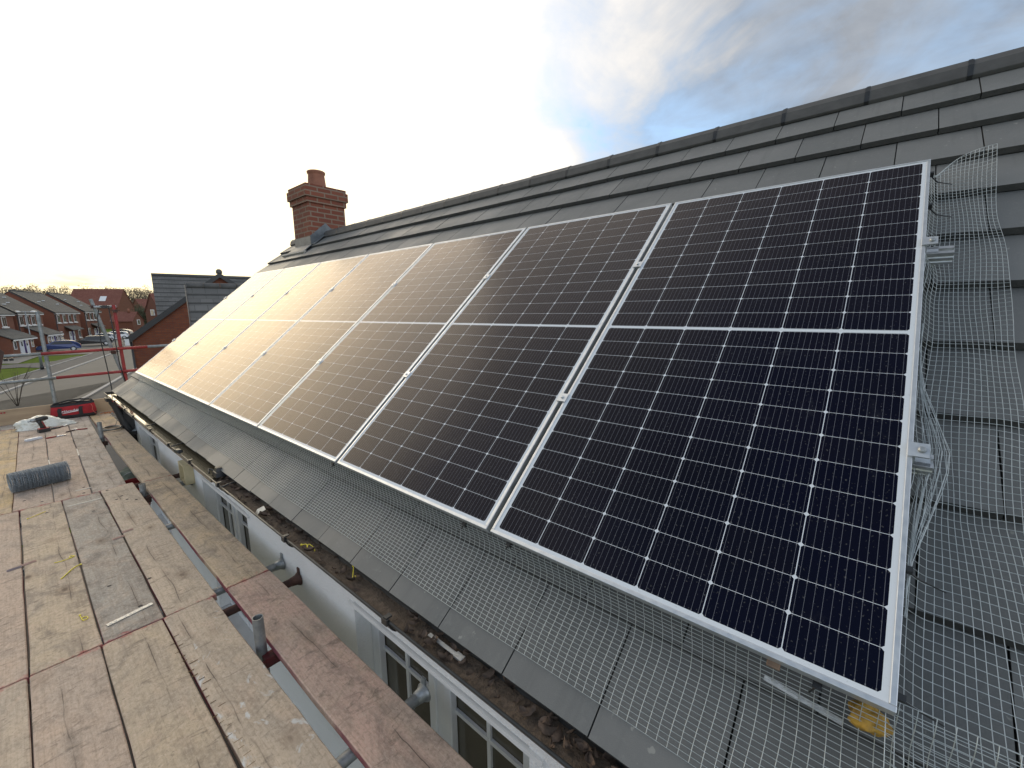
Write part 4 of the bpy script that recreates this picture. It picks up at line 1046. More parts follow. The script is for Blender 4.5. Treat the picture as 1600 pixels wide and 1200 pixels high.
mb=MB(); mb.tube([dpt(-.055,0,.182),dpt(-.085,0,.178),dpt(-.10,0,.176)],[.027,.024,.017],14); mb.tube([dpt(-.10,0,.176),dpt(-.128,0,.172)],.009,10); mb.build('nose_cone',M['galv'],e)
mb=MB(); mb.box((-.032,-.008,.112),(-.014,.008,.142),MT); mb.build('trigger',M['red_plastic'],e)
# plier like hand tools
def pliers(c,ang,op,label,hm,ln=.12,jl=.055):
    e=empty('pliers',c); tag(e,label,'pliers','hand tools on the deck')
    c=Vector(c); Rz=Matrix.Rotation(ang,3,'Z')
    for s in (-1,1):
        a=op*s
        f=lambda d,o:c+Rz@Vector((d*math.cos(a)-o*math.sin(a),d*math.sin(a)+o*math.cos(a),.008))
        mb=MB(); mb.tube([f(-.012,.004*s),f(-.05,.012*s),f(-ln*.75,.016*s),f(-ln,.010*s)],[.006,.0085,.009,.0065],8); mb.build('handle',M[hm[0 if s<0 else 1]],e)
        g=lambda d,o:c+Rz@Vector((d*math.cos(-a)-o*math.sin(-a),d*math.sin(-a)+o*math.cos(-a),.008))
        mb=MB(); mb.tube([g(-.014,0),g(0,.002*s),g(jl*.5,.006*s),g(jl,.002*s)],[.006,.010,.008,.003],8); mb.build('jaw',M['chrome'],e)
pliers((-.76,8.22,Z0),RAD(8),.16,'red-handled cutters lying flat in front of the driver',('red_plastic','red_plastic'),.11,.09)
pliers((-.575,8.50,Z0),RAD(95),1.05,'wide open pliers with dark red handles across a board seam',('wood_brown','red_plastic'),.13,.04)
pliers((-.66,8.92,Z0),RAD(20),.10,'pliers lying beside the driver battery near the bag tip',('red_plastic','black'),.12,.05)
mb=MB(); mb.tube([(-.80,8.80,Z0+.010),(-.70,8.86,Z0+.010)],.012,8); mb.tube([(-.70,8.86,Z0+.010),(-.62,8.92,Z0+.010)],[.005,.003],8); thing(mb,'screwdriver',M['black'],'black handled screwdriver lying beside the driver','screwdriver','hand tools on the deck')
mb=MB(); Mm=Matrix.Translation((-.975,8.27,Z0))@Matrix.Rotation(RAD(22),4,'Z'); mb.box((-.075,-.028,0),(.075,.028,.024),Mm); mb.box((-.072,-.022,.024),(.05,.022,.028),Mm); thing(mb,'white_packet',M['upvc'],'small white packet lying left of the red cutters','packet',bevel=.004)
# perforated strip, chips, ties
mb=MB(); p,q=Vector((-.857,2.985,Z0+.002)),Vector((-.668,3.02,Z0+.002)); d=(q-p).normalized(); n=Vector((-d.y,d.x,0))*.0125
mb.prism([p-n,p+n,q+n,q-n],(0,0,.002))
for k in range(9):
    c=p+d*(.014+.020*k); mb.box((c.x-.006,c.y-.006,c.z+.002),(c.x+.006,c.y+.005,c.z+.0024),None,1)
thing(mb,'perforated_strip',[M['silver'],M['galv']],'perforated silver strip across the grey board near its end','metal strip')
mb=MB(); mb.box((-.865,5.13,Z0),(-.655,5.142,Z0+.0035),Matrix.Rotation(.0,4,'Z')); thing(mb,'spacer_strip',M['paper'],'thin pale strip lying at the far end of the grey board','strip')
mb=MB(); mb.box((-.79,5.53,Z0),(-.685,5.541,Z0+.0035)); thing(mb,'spacer_strip',M['paper'],'short thin pale strip just right of the mesh roll','strip')
mb=MB(); mb.box((-.903,6.75,Z0-.008),(-.890,7.0,Z0-.004)); thing(mb,'light_chink',M['paper'],'pale strip standing for light in the seam behind the mesh roll','sliver')  # chink of light through the seam, made as a pale strip
mb=MB(); mb.box((-.668,6.95,Z0-.008),(-.646,7.32,Z0-.004)); thing(mb,'light_chink',M['paper'],'larger pale strip standing for light in the far board seam','sliver')
ziptie([(-1.09,5.07,Z0+.004),(-1.06,5.085,Z0+.005),(-1.02,5.12,Z0+.004),(-.99,5.14,Z0+.005)],'cable_tie','straight thin yellow cable tie at the far end of the brown board',M['yellow'],.0022,group='yellow ties on the deck')
ziptie([(-.905,4.03,Z0+.004),(-.918,4.05,Z0+.006),(-.925,4.025,Z0+.005),(-.91,4.02,Z0+.004),(-.96,4.01,Z0+.004),(-.995,4.02,Z0+.003)],'cable_tie','yellow cable tie with small loop above the thick one',M['yellow'],.0022,group='yellow ties on the deck')
ziptie([(-.885,3.86,Z0+.004),(-.905,3.845,Z0+.008),(-.93,3.82,Z0+.006),(-.955,3.78,Z0+.004),(-.98,3.74,Z0+.003)],'cable_tie','thick twisted yellow cable tie by the board seam',M['yellow'],.0034,group='yellow ties on the deck')
ziptie([(-.94,3.20,Z0+.003),(-.937,3.16,Z0+.004),(-.932,3.13,Z0+.005),(-.915,3.135,Z0+.004),(-.918,3.16,Z0+.003),(-.935,3.165,Z0+.003)],'cable_tie','curled yellow cable tie nearest the camera on the deck',M['yellow'],.0024,group='yellow ties on the deck')
def chip(x,y,a,label,m):
    mb=MB(); Mm=Matrix.Translation((x,y,Z0))@Matrix.Rotation(a,4,'Z'); mb.box((-.032,-.012,0),(.032,.012,.005),Mm); mb.box((-.030,-.003,.005),(.028,.004,.008),Mm); thing(mb,'wood_chip',m,label,'wood sliver','slivers pushed across board seams',bevel=.0015)
mw=mat('pink_wood_chip',(.5,.33,.27),(.4,.25,.2),22,.8); mg=mat('mauve_wood_chip',(.28,.23,.24),(.2,.16,.17),22,.8)
chip(-.612,4.20,RAD(10),'pink wood sliver right of the seam beside the grey board',mw); chip(-.672,4.12,RAD(10),'pink wood sliver left of the seam on the grey board',mw)
chip(-1.165,4.13,RAD(8),'mauve wood sliver left of the leftmost seam',mg); chip(-1.102,4.15,RAD(8),'pale wood sliver right of the leftmost seam',mw)
# dark nail plates
mb=MB(); pos=[(-.60,5.33),(-.575,5.0),(-.535,5.06),(-.515,4.93),(-.465,4.86),(-.985,5.11),(-.735,4.85),(-.73,5.60),(-.745,5.42),(-1.10,5.6),(-1.0,5.45),(-.80,3.42),(-.715,3.05),(-.63,3.33)]
nm=mat('rusty_nail_head',(.045,.035,.035),(.03,.025,.025),40,.7)
for k,(x,y) in enumerate(pos):
    mb=MB(); mb.lathe((x,y,Z0-.002),[(.0085,0),(.0085,.003),(.006,.0045)],9); o=thing(mb,'nail_head',nm,'dark nail head driven into a deck board','nail','nail heads in the deck boards',loc=(x,y,Z0)); o.scale=(1.25,1,1)
# ================================================================== NEIGHBOURS
def gable_house(name,origin,hdg,length,depth,wall_h,rise,label,roofm,wallm,cat='house',over=.18,sx=1,verge=.0,zb=None,basepart='wall'):
    """local frame: x along ridge, y from front (y=0) to back; ridge over y=depth/2"""
    e=empty(name,origin,0); tag(e,label,cat)
    d=Vector((math.sin(hdg),math.cos(hdg),0)); b=Vector((-d.y,d.x,0))      # ridge dir, direction away from front
    O=Vector(origin)
    P=lambda x,y,z:O+d*x+b*y+Vector((0,0,z))
    mb=MB()
    pent=[(0,0),(depth,0),(depth,wall_h),(depth/2,wall_h+rise),(0,wall_h)]
    for x,rev in ((0,False),(length,True)):
        i=len(mb.v); mb.v+=[P(x,y,z) for y,z in pent]; mb.face([i+k for k in (range(5) if not rev else range(4,-1,-1))])
    mb.quad(P(0,0,0),P(0,0,wall_h),P(length,0,wall_h),P(length,0,0)); mb.quad(P(0,depth,0),P(length,depth,0),P(length,depth,wall_h),P(0,depth,wall_h))
    mb.build(basepart,wallm,e,fixn=True)
    rf=MB(); sl=rise/(depth/2); t=.16
    for s in (0,1):
        f=lambda y:y if s==0 else depth-y
        ze=wall_h-over*sl
        for lift in (0,):
            rf.prism([P(-verge,f(-over),ze+.03),P(length+verge,f(-over),ze+.03),P(length+verge,f(depth/2),wall_h+rise+.03),P(-verge,f(depth/2),wall_h+rise+.03)],(0,0,t))
    r=rf.build('roof',roofm,e,fixn=True)
    rd=MB(); rd.tube([P(-verge,depth/2,wall_h+rise+t+.02),P(length+verge,depth/2,wall_h+rise+t+.02)],.11,8); rd.build('ridge',M['ridge'] if roofm!=M['roof_red'] else M['roof_red'],r)
    return e,P,r
# ---- next house: tiled slope facing us (N1), brick gable (N2) and big roof behind (N3)
def oriented(deg): return RAD(deg)
o=head(12.7,17.2)
n1,P,r1=gable_house('neighbour_house',(o.x,o.y,gz(o.y)),RAD(101.9),9.0,.001+5.6,-.72-gz(o.y),2.3,'grey tiled neighbour roof facing us, just beyond the far panels',M['roof_slate'],M['brick_near'],zb=0) if False else (None,None,None)
def n1_build():
    e=empty('neighbour_house',(o.x,o.y,gz(o.y))); tag(e,'grey tiled house roof facing us, just beyond the far panels','house')
    hd_=RAD(12.7); away=Vector((math.sin(hd_),math.cos(hd_),0)); rt=Vector((away.y,-away.x,0))
    O=Vector((o.x,o.y,0)); Q=lambda r,a,z:O+rt*r+away*a+Vector((0,0,z))
    zr_=1.62; hd2=2.9; rise=2.42; ze=zr_-rise; L=9.0
    mb=MB(); base=gz(o.y)
    for r,rev in ((0.06,True),(L,False)):
        i=len(mb.v); mb.v+=[Q(r,-hd2+.2,base),Q(r,hd2-.2,base),Q(r,hd2-.2,ze+.1),Q(r,0,zr_-.12),Q(r,-hd2+.2,ze+.1)]; mb.face([i+k for k in range(5)])
    mb.quad(Q(0.06,-hd2+.2,base),Q(L,-hd2+.2,base),Q(L,-hd2+.2,ze+.1),Q(0.06,-hd2+.2,ze+.1)); mb.quad(Q(0.06,hd2-.2,base),Q(L,hd2-.2,base),Q(L,hd2-.2,ze+.1),Q(0.06,hd2-.2,ze+.1))
    mb.build('wall',M['brick_near'],e,fixn=True)
    rf=MB(); n=9; 
    for s in (-1,1):
        for k in range(n):
            a0=hd2*(1-k/n); a1=hd2*(1-(k+1)/n)-.02; z0=ze+rise*k/n; z1=ze+rise*(k+1)/n
            rf.prism([Q(0,s*a0,z0-.035),Q(L,s*a0,z0-.035),Q(L,s*a0,z0),Q(L,s*max(0,a1),z1-.04),Q(0,s*max(0,a1),z1-.04),Q(0,s*a0,z0)][0:6],(0,0,0)) if False else None
            rf.quad(Q(0,s*a0,z0),Q(L,s*a0,z0),Q(L,s*max(0,a1),z1-.035),Q(0,s*max(0,a1),z1-.035),0)
            rf.quad(Q(0,s*a0,z0-.05),Q(L,s*a0,z0-.05),Q(L,s*a0,z0),Q(0,s*a0,z0),1)
    r=rf.build('roof',[M['roof_slate'],M['tile_edge']],e)
    rd=MB(); 
    k=0; x=0
    while x<L: rd.tube([Q(x+.01,0,zr_+.0),Q(min(x+.44,L),0,zr_+.0)],.10,10); x+=.45
    rd.build('ridge',M['ridge'],r)
    v=MB(); 
    v.tube([Q(-.02,0,zr_+.02),Q(-.02,-hd2,ze+.02)],.016,6); v.build('verge_trim',M['ridge'],r)
    v=MB(); v.prism([Q(.0,0,zr_-.05),Q(.0,-hd2,ze-.05),Q(.0,-hd2,ze-.24),Q(.0,0,zr_-.24)],rt*.05); v.build('bargeboard',M['black'],r)
n1_build()
def n2_build():
    D=25.0; hdg=RAD(10.5); a=Vector((math.sin(hdg),math.cos(hdg),0)); rt=Vector((a.y,-a.x,0))
    # gable wall stands square to heading hdg; corner and apex found on the rays at headings 7.6 and 14.97
    f=lambda dg:D*math.tan(RAD(dg)-hdg)
    C0=Vector((CAMP.x,CAMP.y,0))+a*D
    xe,xa=f(7.75),f(15.75); hwid=xa-xe; ze=-.30; za=2.48
    e=empty('brick_gable_house',(C0.x,C0.y,gz(C0.y))); tag(e,'red brick gable with black sloping verge beside the panels','house')
    Q=lambda r,d,z:C0+rt*r+a*d+Vector((0,0,z)); base=gz(C0.y); L=4.5
    mb=MB()
    for d in (0,L):
        i=len(mb.v); mb.v+=[Q(xe,d,base),Q(xa+hwid,d,base),Q(xa+hwid,d,ze),Q(xa,d,za),Q(xe,d,ze)]; mb.face([i+k for k in range(5)])
    mb.quad(Q(xe,0,base),Q(xe,L,base),Q(xe,L,ze),Q(xe,0,ze)); mb.quad(Q(xa+hwid,0,base),Q(xa+hwid,L,base),Q(xa+hwid,L,ze),Q(xa+hwid,0,ze))
    mb.build('wall',M['brick_near'],e,fixn=True)
    rf=MB(); sl=(za-ze)/hwid; ov=.22
    for s in (-1,1):
        w=hwid+ov
        rf.prism([Q(xa,-.10,za+.10),Q(xa+s*w,-.10,za+.10-w*sl),Q(xa+s*w,L,za+.10-w*sl),Q(xa,L,za+.10)],(0,0,.07))
    r=rf.build('roof',M['roof_slate'],e,fixn=True)
    v=MB()
    for s in (-1,1):
        w=hwid+ov; v.prism([Q(xa,-.105,za-.05),Q(xa+s*w,-.105,za-.13-w*sl),Q(xa+s*w,-.105,za+.17-w*sl),Q(xa,-.105,za+.17)],a*-.05)
    v.build('verge_board',M['black'],r,fixn=True)
    b=MB(); b.lathe(Q(xa,-.05,za+.12),[(.12,0),(.13,.06),(.125,.14),(.08,.20),(.02,.22)],14); b.build('ridge_end_ball',M['ridge'],r)
    g=MB(); g.tube([Q(xe-ov,-.1,ze-.12),Q(xe-ov,L,ze-.12)],.06,8); g.build('gutter',M['black'],e)
    g=MB(); g.tube([Q(xe-.04,-.05,ze-.15),Q(xe-.04,-.05,base)],.04,8); g.build('downpipe',M['black'],e)
    g=MB(); g.box((-.07,-.07,-.30),(.07,.02,-.02),Matrix.Translation(Q(xe-ov+.05,-.12,ze))); g.build('soffit_end',M['white_trim'],e)
n2_build()
def n3_build():
    D=36.0; hdg=RAD(10.0); a=Vector((math.sin(hdg),math.cos(hdg),0)); rt=Vector((a.y,-a.x,0)); C0=Vector((CAMP.x,CAMP.y,0))+a*D
    e=empty('large_roofed_house',(C0.x,C0.y,gz(C0.y))); tag(e,'house with the big grey tiled roof rising behind the brick gable','house')
    Q=lambda r,d,z:C0+rt*r+a*d+Vector((0,0,z)); base=gz(C0.y); L=14; zr_=3.2; hd2=5.0; rise=4.2
    mb=MB()
    for r in (0,L):
        i=len(mb.v); mb.v+=[Q(r,-hd2+.2,base),Q(r,hd2-.2,base),Q(r,hd2-.2,zr_-rise),Q(r,0,zr_-.1),Q(r,-hd2+.2,zr_-rise)]; mb.face([i+k for k in range(5)])
    for s in (-1,1): mb.quad(Q(0,s*(hd2-.2),base),Q(L,s*(hd2-.2),base),Q(L,s*(hd2-.2),zr_-rise),Q(0,s*(hd2-.2),zr_-rise))
    mb.build('wall',M['brick_far'],e,fixn=True)
    rf=MB(); n=15
    for s in (-1,1):
        for k in range(n):
            a0=hd2*(1-k/n); a1=hd2*(1-(k+1)/n); z0=zr_-rise+rise*k/n; z1=zr_-rise+rise*(k+1)/n
            rf.quad(Q(0,s*a0,z0),Q(L,s*a0,z0),Q(L,s*a1,z1-.045),Q(0,s*a1,z1-.045),0); rf.quad(Q(0,s*a0,z0-.055),Q(L,s*a0,z0-.055),Q(L,s*a0,z0),Q(0,s*a0,z0),1)
    r=rf.build('roof',[M['roof_slate'],M['tile_edge']],e)
    rd=MB(); rd.tube([Q(0,0,zr_),Q(L,0,zr_)],.11,8); rd.build('ridge',M['ridge'],r)
    v=MB(); v.box((-.25,-.07,-.05),(.25,.07,.05),Matrix.Translation(Q(3.2,-2.1,zr_-1.7+.1))); v.build('roof_vent',M['white_trim'],r)
n3_build()
# ---- the row of brick houses across the road
HD=RAD(18); rd_=Vector((math.sin(HD),math.cos(HD),0)); fr_=Vector((rd_.y,-rd_.x,0))
C0=head(2.72,100)
def row_house(t0,t1,eave,label,porch,nwin,seed):
    base=-4.15+ (t0*.0095*.95); O=Vector((C0.x,C0.y,0))+rd_*t0; L=t1-t0; D=8.6; rise=3.2
    e=empty('brick_house',(O.x,O.y,base)); tag(e,label,'house','brick houses in a row across the road')
    Q=lambda a,f,z:O+rd_*a+fr_*f+Vector((0,0,z))      # a along the row, f in front of the facade
    mb=MB()
    for a in (0,L):
        i=len(mb.v); mb.v+=[Q(a,0,base-.3),Q(a,-D,base-.3),Q(a,-D,eave),Q(a,-D/2,eave+rise),Q(a,0,eave)]; mb.face([i+k for k in range(5)])
    mb.quad(Q(0,0,base-.3),Q(L,0,base-.3),Q(L,0,eave),Q(0,0,eave)); mb.quad(Q(0,-D,base-.3),Q(L,-D,base-.3),Q(L,-D,eave),Q(0,-D,eave))
    mb.build('wall',M['brick_far'],e,fixn=True)
    rf=MB(); sl=rise/(D/2); ov=.25
    for s in (0,1):
        g=(lambda f:f) if s==0 else (lambda f:-D-f)
        rf.prism([Q(-.04,g(ov),eave-ov*sl+.05),Q(L+.04,g(ov),eave-ov*sl+.05),Q(L+.04,g(-D/2),eave+rise+.05),Q(-.04,g(-D/2),eave+rise+.05)],(0,0,.13))
    r=rf.build('roof',M['roof_grey'],e,fixn=True)
    v=MB(); v.prism([Q(-.05,ov,eave-ov*sl-.12),Q(-.05,-D/2,eave+rise-.12),Q(-.05,-D/2,eave+rise+.19),Q(-.05,ov,eave-ov*sl+.19)],rd_*-.05); v.build('bargeboard',M['black'],r)
    v=MB(); v.tube([Q(0,-D/2,eave+rise+.2),Q(L,-D/2,eave+rise+.2)],.12,6); v.build('ridge',M['ridge'],r)
    v=MB(); v.prism([Q(0,.02,eave-.28),Q(L,.02,eave-.28),Q(L,.02,eave-.08),Q(0,.02,eave-.08)],fr_*.20); v.build('fascia',M['white_trim'],e)
    for s in (.16,.42,.7):
        v=MB(); f=-D/2*(.3+.4*((seed*7+int(s*100))%5)/5); c=Q(L*s,f,eave-f*sl+.22)
        v.box((-.2,-.2,-.04),(.2,.2,.05),Matrix.Translation(c)); v.build('roof_vent',M['white_trim'],r)
    v=MB(); v.tube([Q(.12,.1,eave-.2),Q(.12,.1,base)],.06,6); v.build('downpipe',M['black'],e)
    def win(a,z,w,h):
        f=MB(); 
        f.prism([Q(a,.02,z),Q(a+w,.02,z),Q(a+w,.02,z+h),Q(a,.02,z+h)],fr_*.06)
        fo=f.build('window',M['white_trim'],e)
        g=MB()
        for k in (0,1):
            x0=a+.09+k*(w-.09)/2; g.prism([Q(x0,.085,z+.09),Q(x0+(w-.27)/2,.085,z+.09),Q(x0+(w-.27)/2,.085,z+h-.09),Q(x0,.085,z+h-.09)],fr_*.01)
        g.build('pane',M['pane'],fo)
        s=MB(); s.prism([Q(a-.15,.0,z-.17),Q(a+w+.15,.0,z-.17),Q(a+w+.15,.0,z),Q(a-.15,.0,z)],fr_*.20); s.build('sill',M['white_trim'],fo)
    for k in range(nwin):
        a=L*(.06+.88*(k+.0)/nwin)+.15; win(a,eave-1.65,1.15,1.28)
    if porch:
        pa0,pa1,pd=L*.22,L*.86,1.9; pz=base+2.25; pt=base+3.25
        p=MB()
        p.quad(Q(pa0,0,base),Q(pa0,pd,base),Q(pa0,pd,pz),Q(pa0,0,pt)); p.quad(Q(pa1,0,base),Q(pa1,pd,base),Q(pa1,pd,pz),Q(pa1,0,pt)); p.quad(Q(pa0,pd,base),Q(pa1,pd,base),Q(pa1,pd,pz),Q(pa0,pd,pz))
        pb=p.build('porch',M['brick_far'],e,fixn=True)
        p=MB(); p.prism([Q(pa0-.2,pd+.3,pz-.05),Q(pa1+.2,pd+.3,pz-.05),Q(pa1+.2,0,pt+.08),Q(pa0-.2,0,pt+.08)],(0,0,.12)); p.build('porch_roof',M['roof_grey'],pb)
        p=MB(); p.prism([Q(pa0-.2,pd+.28,pz-.20),Q(pa1+.2,pd+.28,pz-.20),Q(pa1+.2,pd+.28,pz-.04),Q(pa0-.2,pd+.28,pz-.04)],fr_*.06); p.build('porch_fascia',M['white_trim'],pb)
        f0=pd
    else:
        pa0,pa1=L*.30,L*.78; f0=0
        p=MB(); p.prism([Q(pa0-.1,1.0,base+2.3),Q(pa1+.1,1.0,base+2.3),Q(pa1+.1,0,base+2.95),Q(pa0-.1,0,base+2.95)],(0,0,.10)); p.build('door_canopy',M['roof_grey'],e)
        win(L*.08,base+.85,1.1,1.35); win(L*.86-.5,base+.85,1.1,1.35)
    mid=(pa0+pa1)/2
    for s in (-1,1):
        d0=mid+(.18 if s>0 else -1.28)
        dd=MB(); dd.prism([Q(d0,f0+.01,base),Q(d0+1.1,f0+.01,base),Q(d0+1.1,f0+.01,base+2.08),Q(d0,f0+.01,base+2.08)],fr_*.07); do=dd.build('door',M['upvc'],e)
        g=MB(); g.prism([Q(d0+.35,f0+.082,base+1.3),Q(d0+.75,f0+.082,base+1.3),Q(d0+.75,f0+.082,base+1.85),Q(d0+.35,f0+.082,base+1.85)],fr_*.01); g.build('door_pane',M['pane'],do)
        if porch:
            wa=pa0+.35 if s<0 else pa1-1.05
            w_=MB(); w_.prism([Q(wa,f0+.01,base+1.0),Q(wa+.7,f0+.01,base+1.0),Q(wa+.7,f0+.01,base+2.05),Q(wa,f0+.01,base+2.05)],fr_*.06); wo=w_.build('window',M['white_trim'],e)
            g=MB(); g.prism([Q(wa+.1,f0+.07,base+1.1),Q(wa+.6,f0+.07,base+1.1),Q(wa+.6,f0+.07,base+1.95),Q(wa+.1,f0+.07,base+1.95)],fr_*.012); g.build('pane',M['pane'],wo)
    g=MB(); g.tube([Q(mid,f0+.08,base),Q(mid,f0+.08,base+2.2)],.13,6); g.build('soil_pipe',M['purple'],e)
row_house(-24.0,-14.2,.96,'brick house cut by the left frame edge, with lean-to porch and white doors',True,3,1)
row_house(-13.3,-4.7,1.05,'brick house behind the thin lamp post, second from the left',True,4,2)
row_house(0,11.8,1.14,'brick house with flat door canopy, third from the left in the row',False,4,3)
row_house(14.7,25.5,1.36,'brick house behind the sloping brace tube, fourth from the left',False,4,4)
# ---- farther brick buildings with red roofs
def far_house(name,apex_px_head,D,zr_,hw,rise,L,label,win=False,skylight=False,vent=False,dirn=-1,base=None,turn=0.0):
    hdg=RAD(apex_px_head+turn); a=Vector((math.sin(hdg),math.cos(hdg),0)); rt=Vector((a.y,-a.x,0)); O=head(apex_px_head,D)
    base=gz(O.y) if base is None else base
    e=empty(name,(O.x,O.y,base)); tag(e,label,'house')
    # gable faces along rt-ish: ridge runs left (dirn) and slightly away
    rg=(rt*dirn*.93+a*.37).normalized(); gx=Vector((-rg.y,rg.x,0)); 
    if gx.dot(rt)<0: gx=-gx
    Q=lambda l,g,z:Vector((O.x,O.y,0))+rg*l+gx*g+Vector((0,0,z))
    mb=MB()
    for l in (0,L):
        i=len(mb.v); mb.v+=[Q(l,-hw,base),Q(l,hw,base),Q(l,hw,zr_-rise),Q(l,0,zr_),Q(l,-hw,zr_-rise)]; mb.face([i+k for k in range(5)])
    for s in (-1,1): mb.quad(Q(0,s*hw,base),Q(L,s*hw,base),Q(L,s*hw,zr_-rise),Q(0,s*hw,zr_-rise))
    mb.build('wall',M['brick_far'],e,fixn=True)
    rf=MB()
    for s in (-1,1):
        w=hw+.25; rf.prism([Q(-.15,0,zr_+.05),Q(L+.15,0,zr_+.05),Q(L+.15,s*w,zr_+.05-w*rise/hw),Q(-.15,s*w,zr_+.05-w*rise/hw)],(0,0,.14))
    r=rf.build('roof',M['roof_red'],e,fixn=True)
    if skylight:
        s_=MB(); g=-hw*.45; s_.prism([Q(L*.28,g,zr_+.26-.45*rise),Q(L*.28+1.5,g,zr_+.26-.45*rise),Q(L*.28+1.5,g-1.3,zr_+.26-.45*rise-1.3*rise/hw),Q(L*.28,g-1.3,zr_+.26-.45*rise-1.3*rise/hw)],(0,0,.08)); s_.build('skylight',M['white_trim'],r)
    if vent:
        s_=MB(); s_.tube([Q(L*.35,-.3,zr_-.1),Q(L*.35,-.3,zr_+.9)],.22,8); s_.build('flue',M['terracotta'],r)
    if win:
        w_=MB(); w_.prism([Q(-.03,-hw*.25,zr_-rise-.9),Q(-.03,hw*.25,zr_-rise-.9),Q(-.03,hw*.25,zr_-rise+.35),Q(-.03,-hw*.25,zr_-rise+.35)],-rg*.08); wo=w_.build('window',M['white_trim'],e)
        g_=MB(); g_.prism([Q(-.12,-hw*.16,zr_-rise-.75),Q(-.12,hw*.16,zr_-rise-.75),Q(-.12,hw*.16,zr_-rise+.2),Q(-.12,-hw*.16,zr_-rise+.2)],-rg*.02); g_.build('pane',M['pane'],wo)
    return e
far_house('red_roofed_house',7.72,175,8.0,5.0,5.2,11.5,'large brick house with red roof and small skylight, behind the row',skylight=True)
far_house('small_brick_house',8.45,140,1.15,2.9,2.1,4.2,'small brick outbuilding with red roof and one white window',win=True,vent=True)
far_house('distant_house',8.5,230,6.6,6,5,16,'distant red roof just left of the big grey roof',dirn=1)
far_house('dormer_house',9.7,120,4.9,3.4,3.6,8,'red brick house half hidden by the big grey roof',win=True,dirn=1)
# ---- far wood along the horizon
def far_wood():
    mb=MB(); rw=random.Random(21)
    def clump(c,r,n,s):
        for _ in range(n):
            d=Vector((rw.gauss(0,1),rw.gauss(0,1),rw.gauss(0,1))); d=d.normalized()*r*(rw.random()**.4)
            p=c+Vector((d.x,d.y,d.z*.8)); a=Vector((rw.gauss(0,1),rw.gauss(0,1),rw.gauss(0,1))).normalized(); b=a.orthogonal().normalized(); q=s*rw.uniform(.4,1)
            mb.tri(p-b*q*.35,p+b*q*.35,p+a*q*1.3)
    for k in range(170):
        h_=-6+ (k/170)*34+rw.uniform(-.2,.2); D=rw.uniform(265,330); p=head(h_,D); g=gz(p.y)
        th=rw.uniform(14,17.2); z=g+1
        mb.tube([(p.x,p.y,g),(p.x+rw.uniform(-1,1),p.y,g+th*.55),(p.x+rw.uniform(-2,2),p.y,g+th*.85)],[.35,.22,.08],5)
        for q in range(7): 
            a=rw.uniform(0,6.28); mb.tube([(p.x,p.y,g+th*rw.uniform(.3,.55)),(p.x+math.cos(a)*2.6,p.y+math.sin(a)*2.6,g+th*rw.uniform(.7,.95))],[.14,.04],3)
        for _ in range(10): clump(Vector((p.x+rw.uniform(-3.4,3.4),p.y+rw.uniform(-3,3),g+th*rw.uniform(.42,.94))),rw.uniform(1.5,2.6),50,.55)
        for _ in range(7): clump(Vector((p.x+rw.uniform(-5,5),p.y+rw.uniform(-3,3),g+rw.uniform(.5,9.5))),3.2,30,1.2)
    o=mb.build('far_wood',M['wood_far'],autouv=False); tag(o,'bare winter wood along the horizon behind the houses','wood',kind='stuff')
far_wood()
def shrub(name,c,h,label,m,n,s,rad,cat='shrub'):
    e=empty(name,c); tag(e,label,cat); rw=random.Random(int(c[0]*13+c[1]*7)); c=Vector(c)
    mb=MB(); tips=[]
    for k in range(8):
        a=rw.uniform(0,6.28); t=c+Vector((math.cos(a)*rad*rw.uniform(.3,.9),math.sin(a)*rad*rw.uniform(.3,.9),h*rw.uniform(.6,1))); mid=c.lerp(t,.5)+Vector((0,0,h*.12)); mb.tube([c+Vector((0,0,-.1)),mid,t],[.014*h/2,.010*h/2,.004],5); tips+=[mid,t]
        for q in range(3): u=t+Vector((rw.uniform(-.3,.3),rw.uniform(-.3,.3),rw.uniform(.1,.4)))*h*.4; mb.tube([mid,u],[.006*h/2,.002],4); tips.append(u)
    mb.build('stem',M['bark'],e)
    if n:
        mb=MB()
        for t in tips:
            for _ in range(n):
                p=t+Vector((rw.gauss(0,1),rw.gauss(0,1),rw.gauss(0,1)))*rad*.28; a=Vector((rw.gauss(0,1),rw.gauss(0,1),rw.gauss(0,1))).normalized(); b=a.orthogonal().normalized()*s*.4; mb.tri(p-b,p+b,p+a*s)
        mb.build('foliage',m,e,autouv=False)
shrub('bare_sapling',(-1.35,39.6,gz(39.6)),2.4,'thin bare sapling in front of the road, left of the tool bag',None,0,0,1.3)
for k,(hh,D,h_,lb) in enumerate(((1.1,96,1.6,'low dark shrub by the left brick house door'),(1.9,97,1.3,'dark shrub between the thin lamp post and house door'),(8.75,190,5.5,'grey-green tree between red roofs and big grey roof'),(9.0,150,4.5,'olive bush left of the big grey roof'))):
    p=head(hh,D); shrub('tree' if h_>4 else 'shrub',(p.x,p.y,gz(p.y)),h_,lb,M['bush'],40,.35 if h_>4 else .2,h_*.42,'tree' if h_>4 else 'shrub')
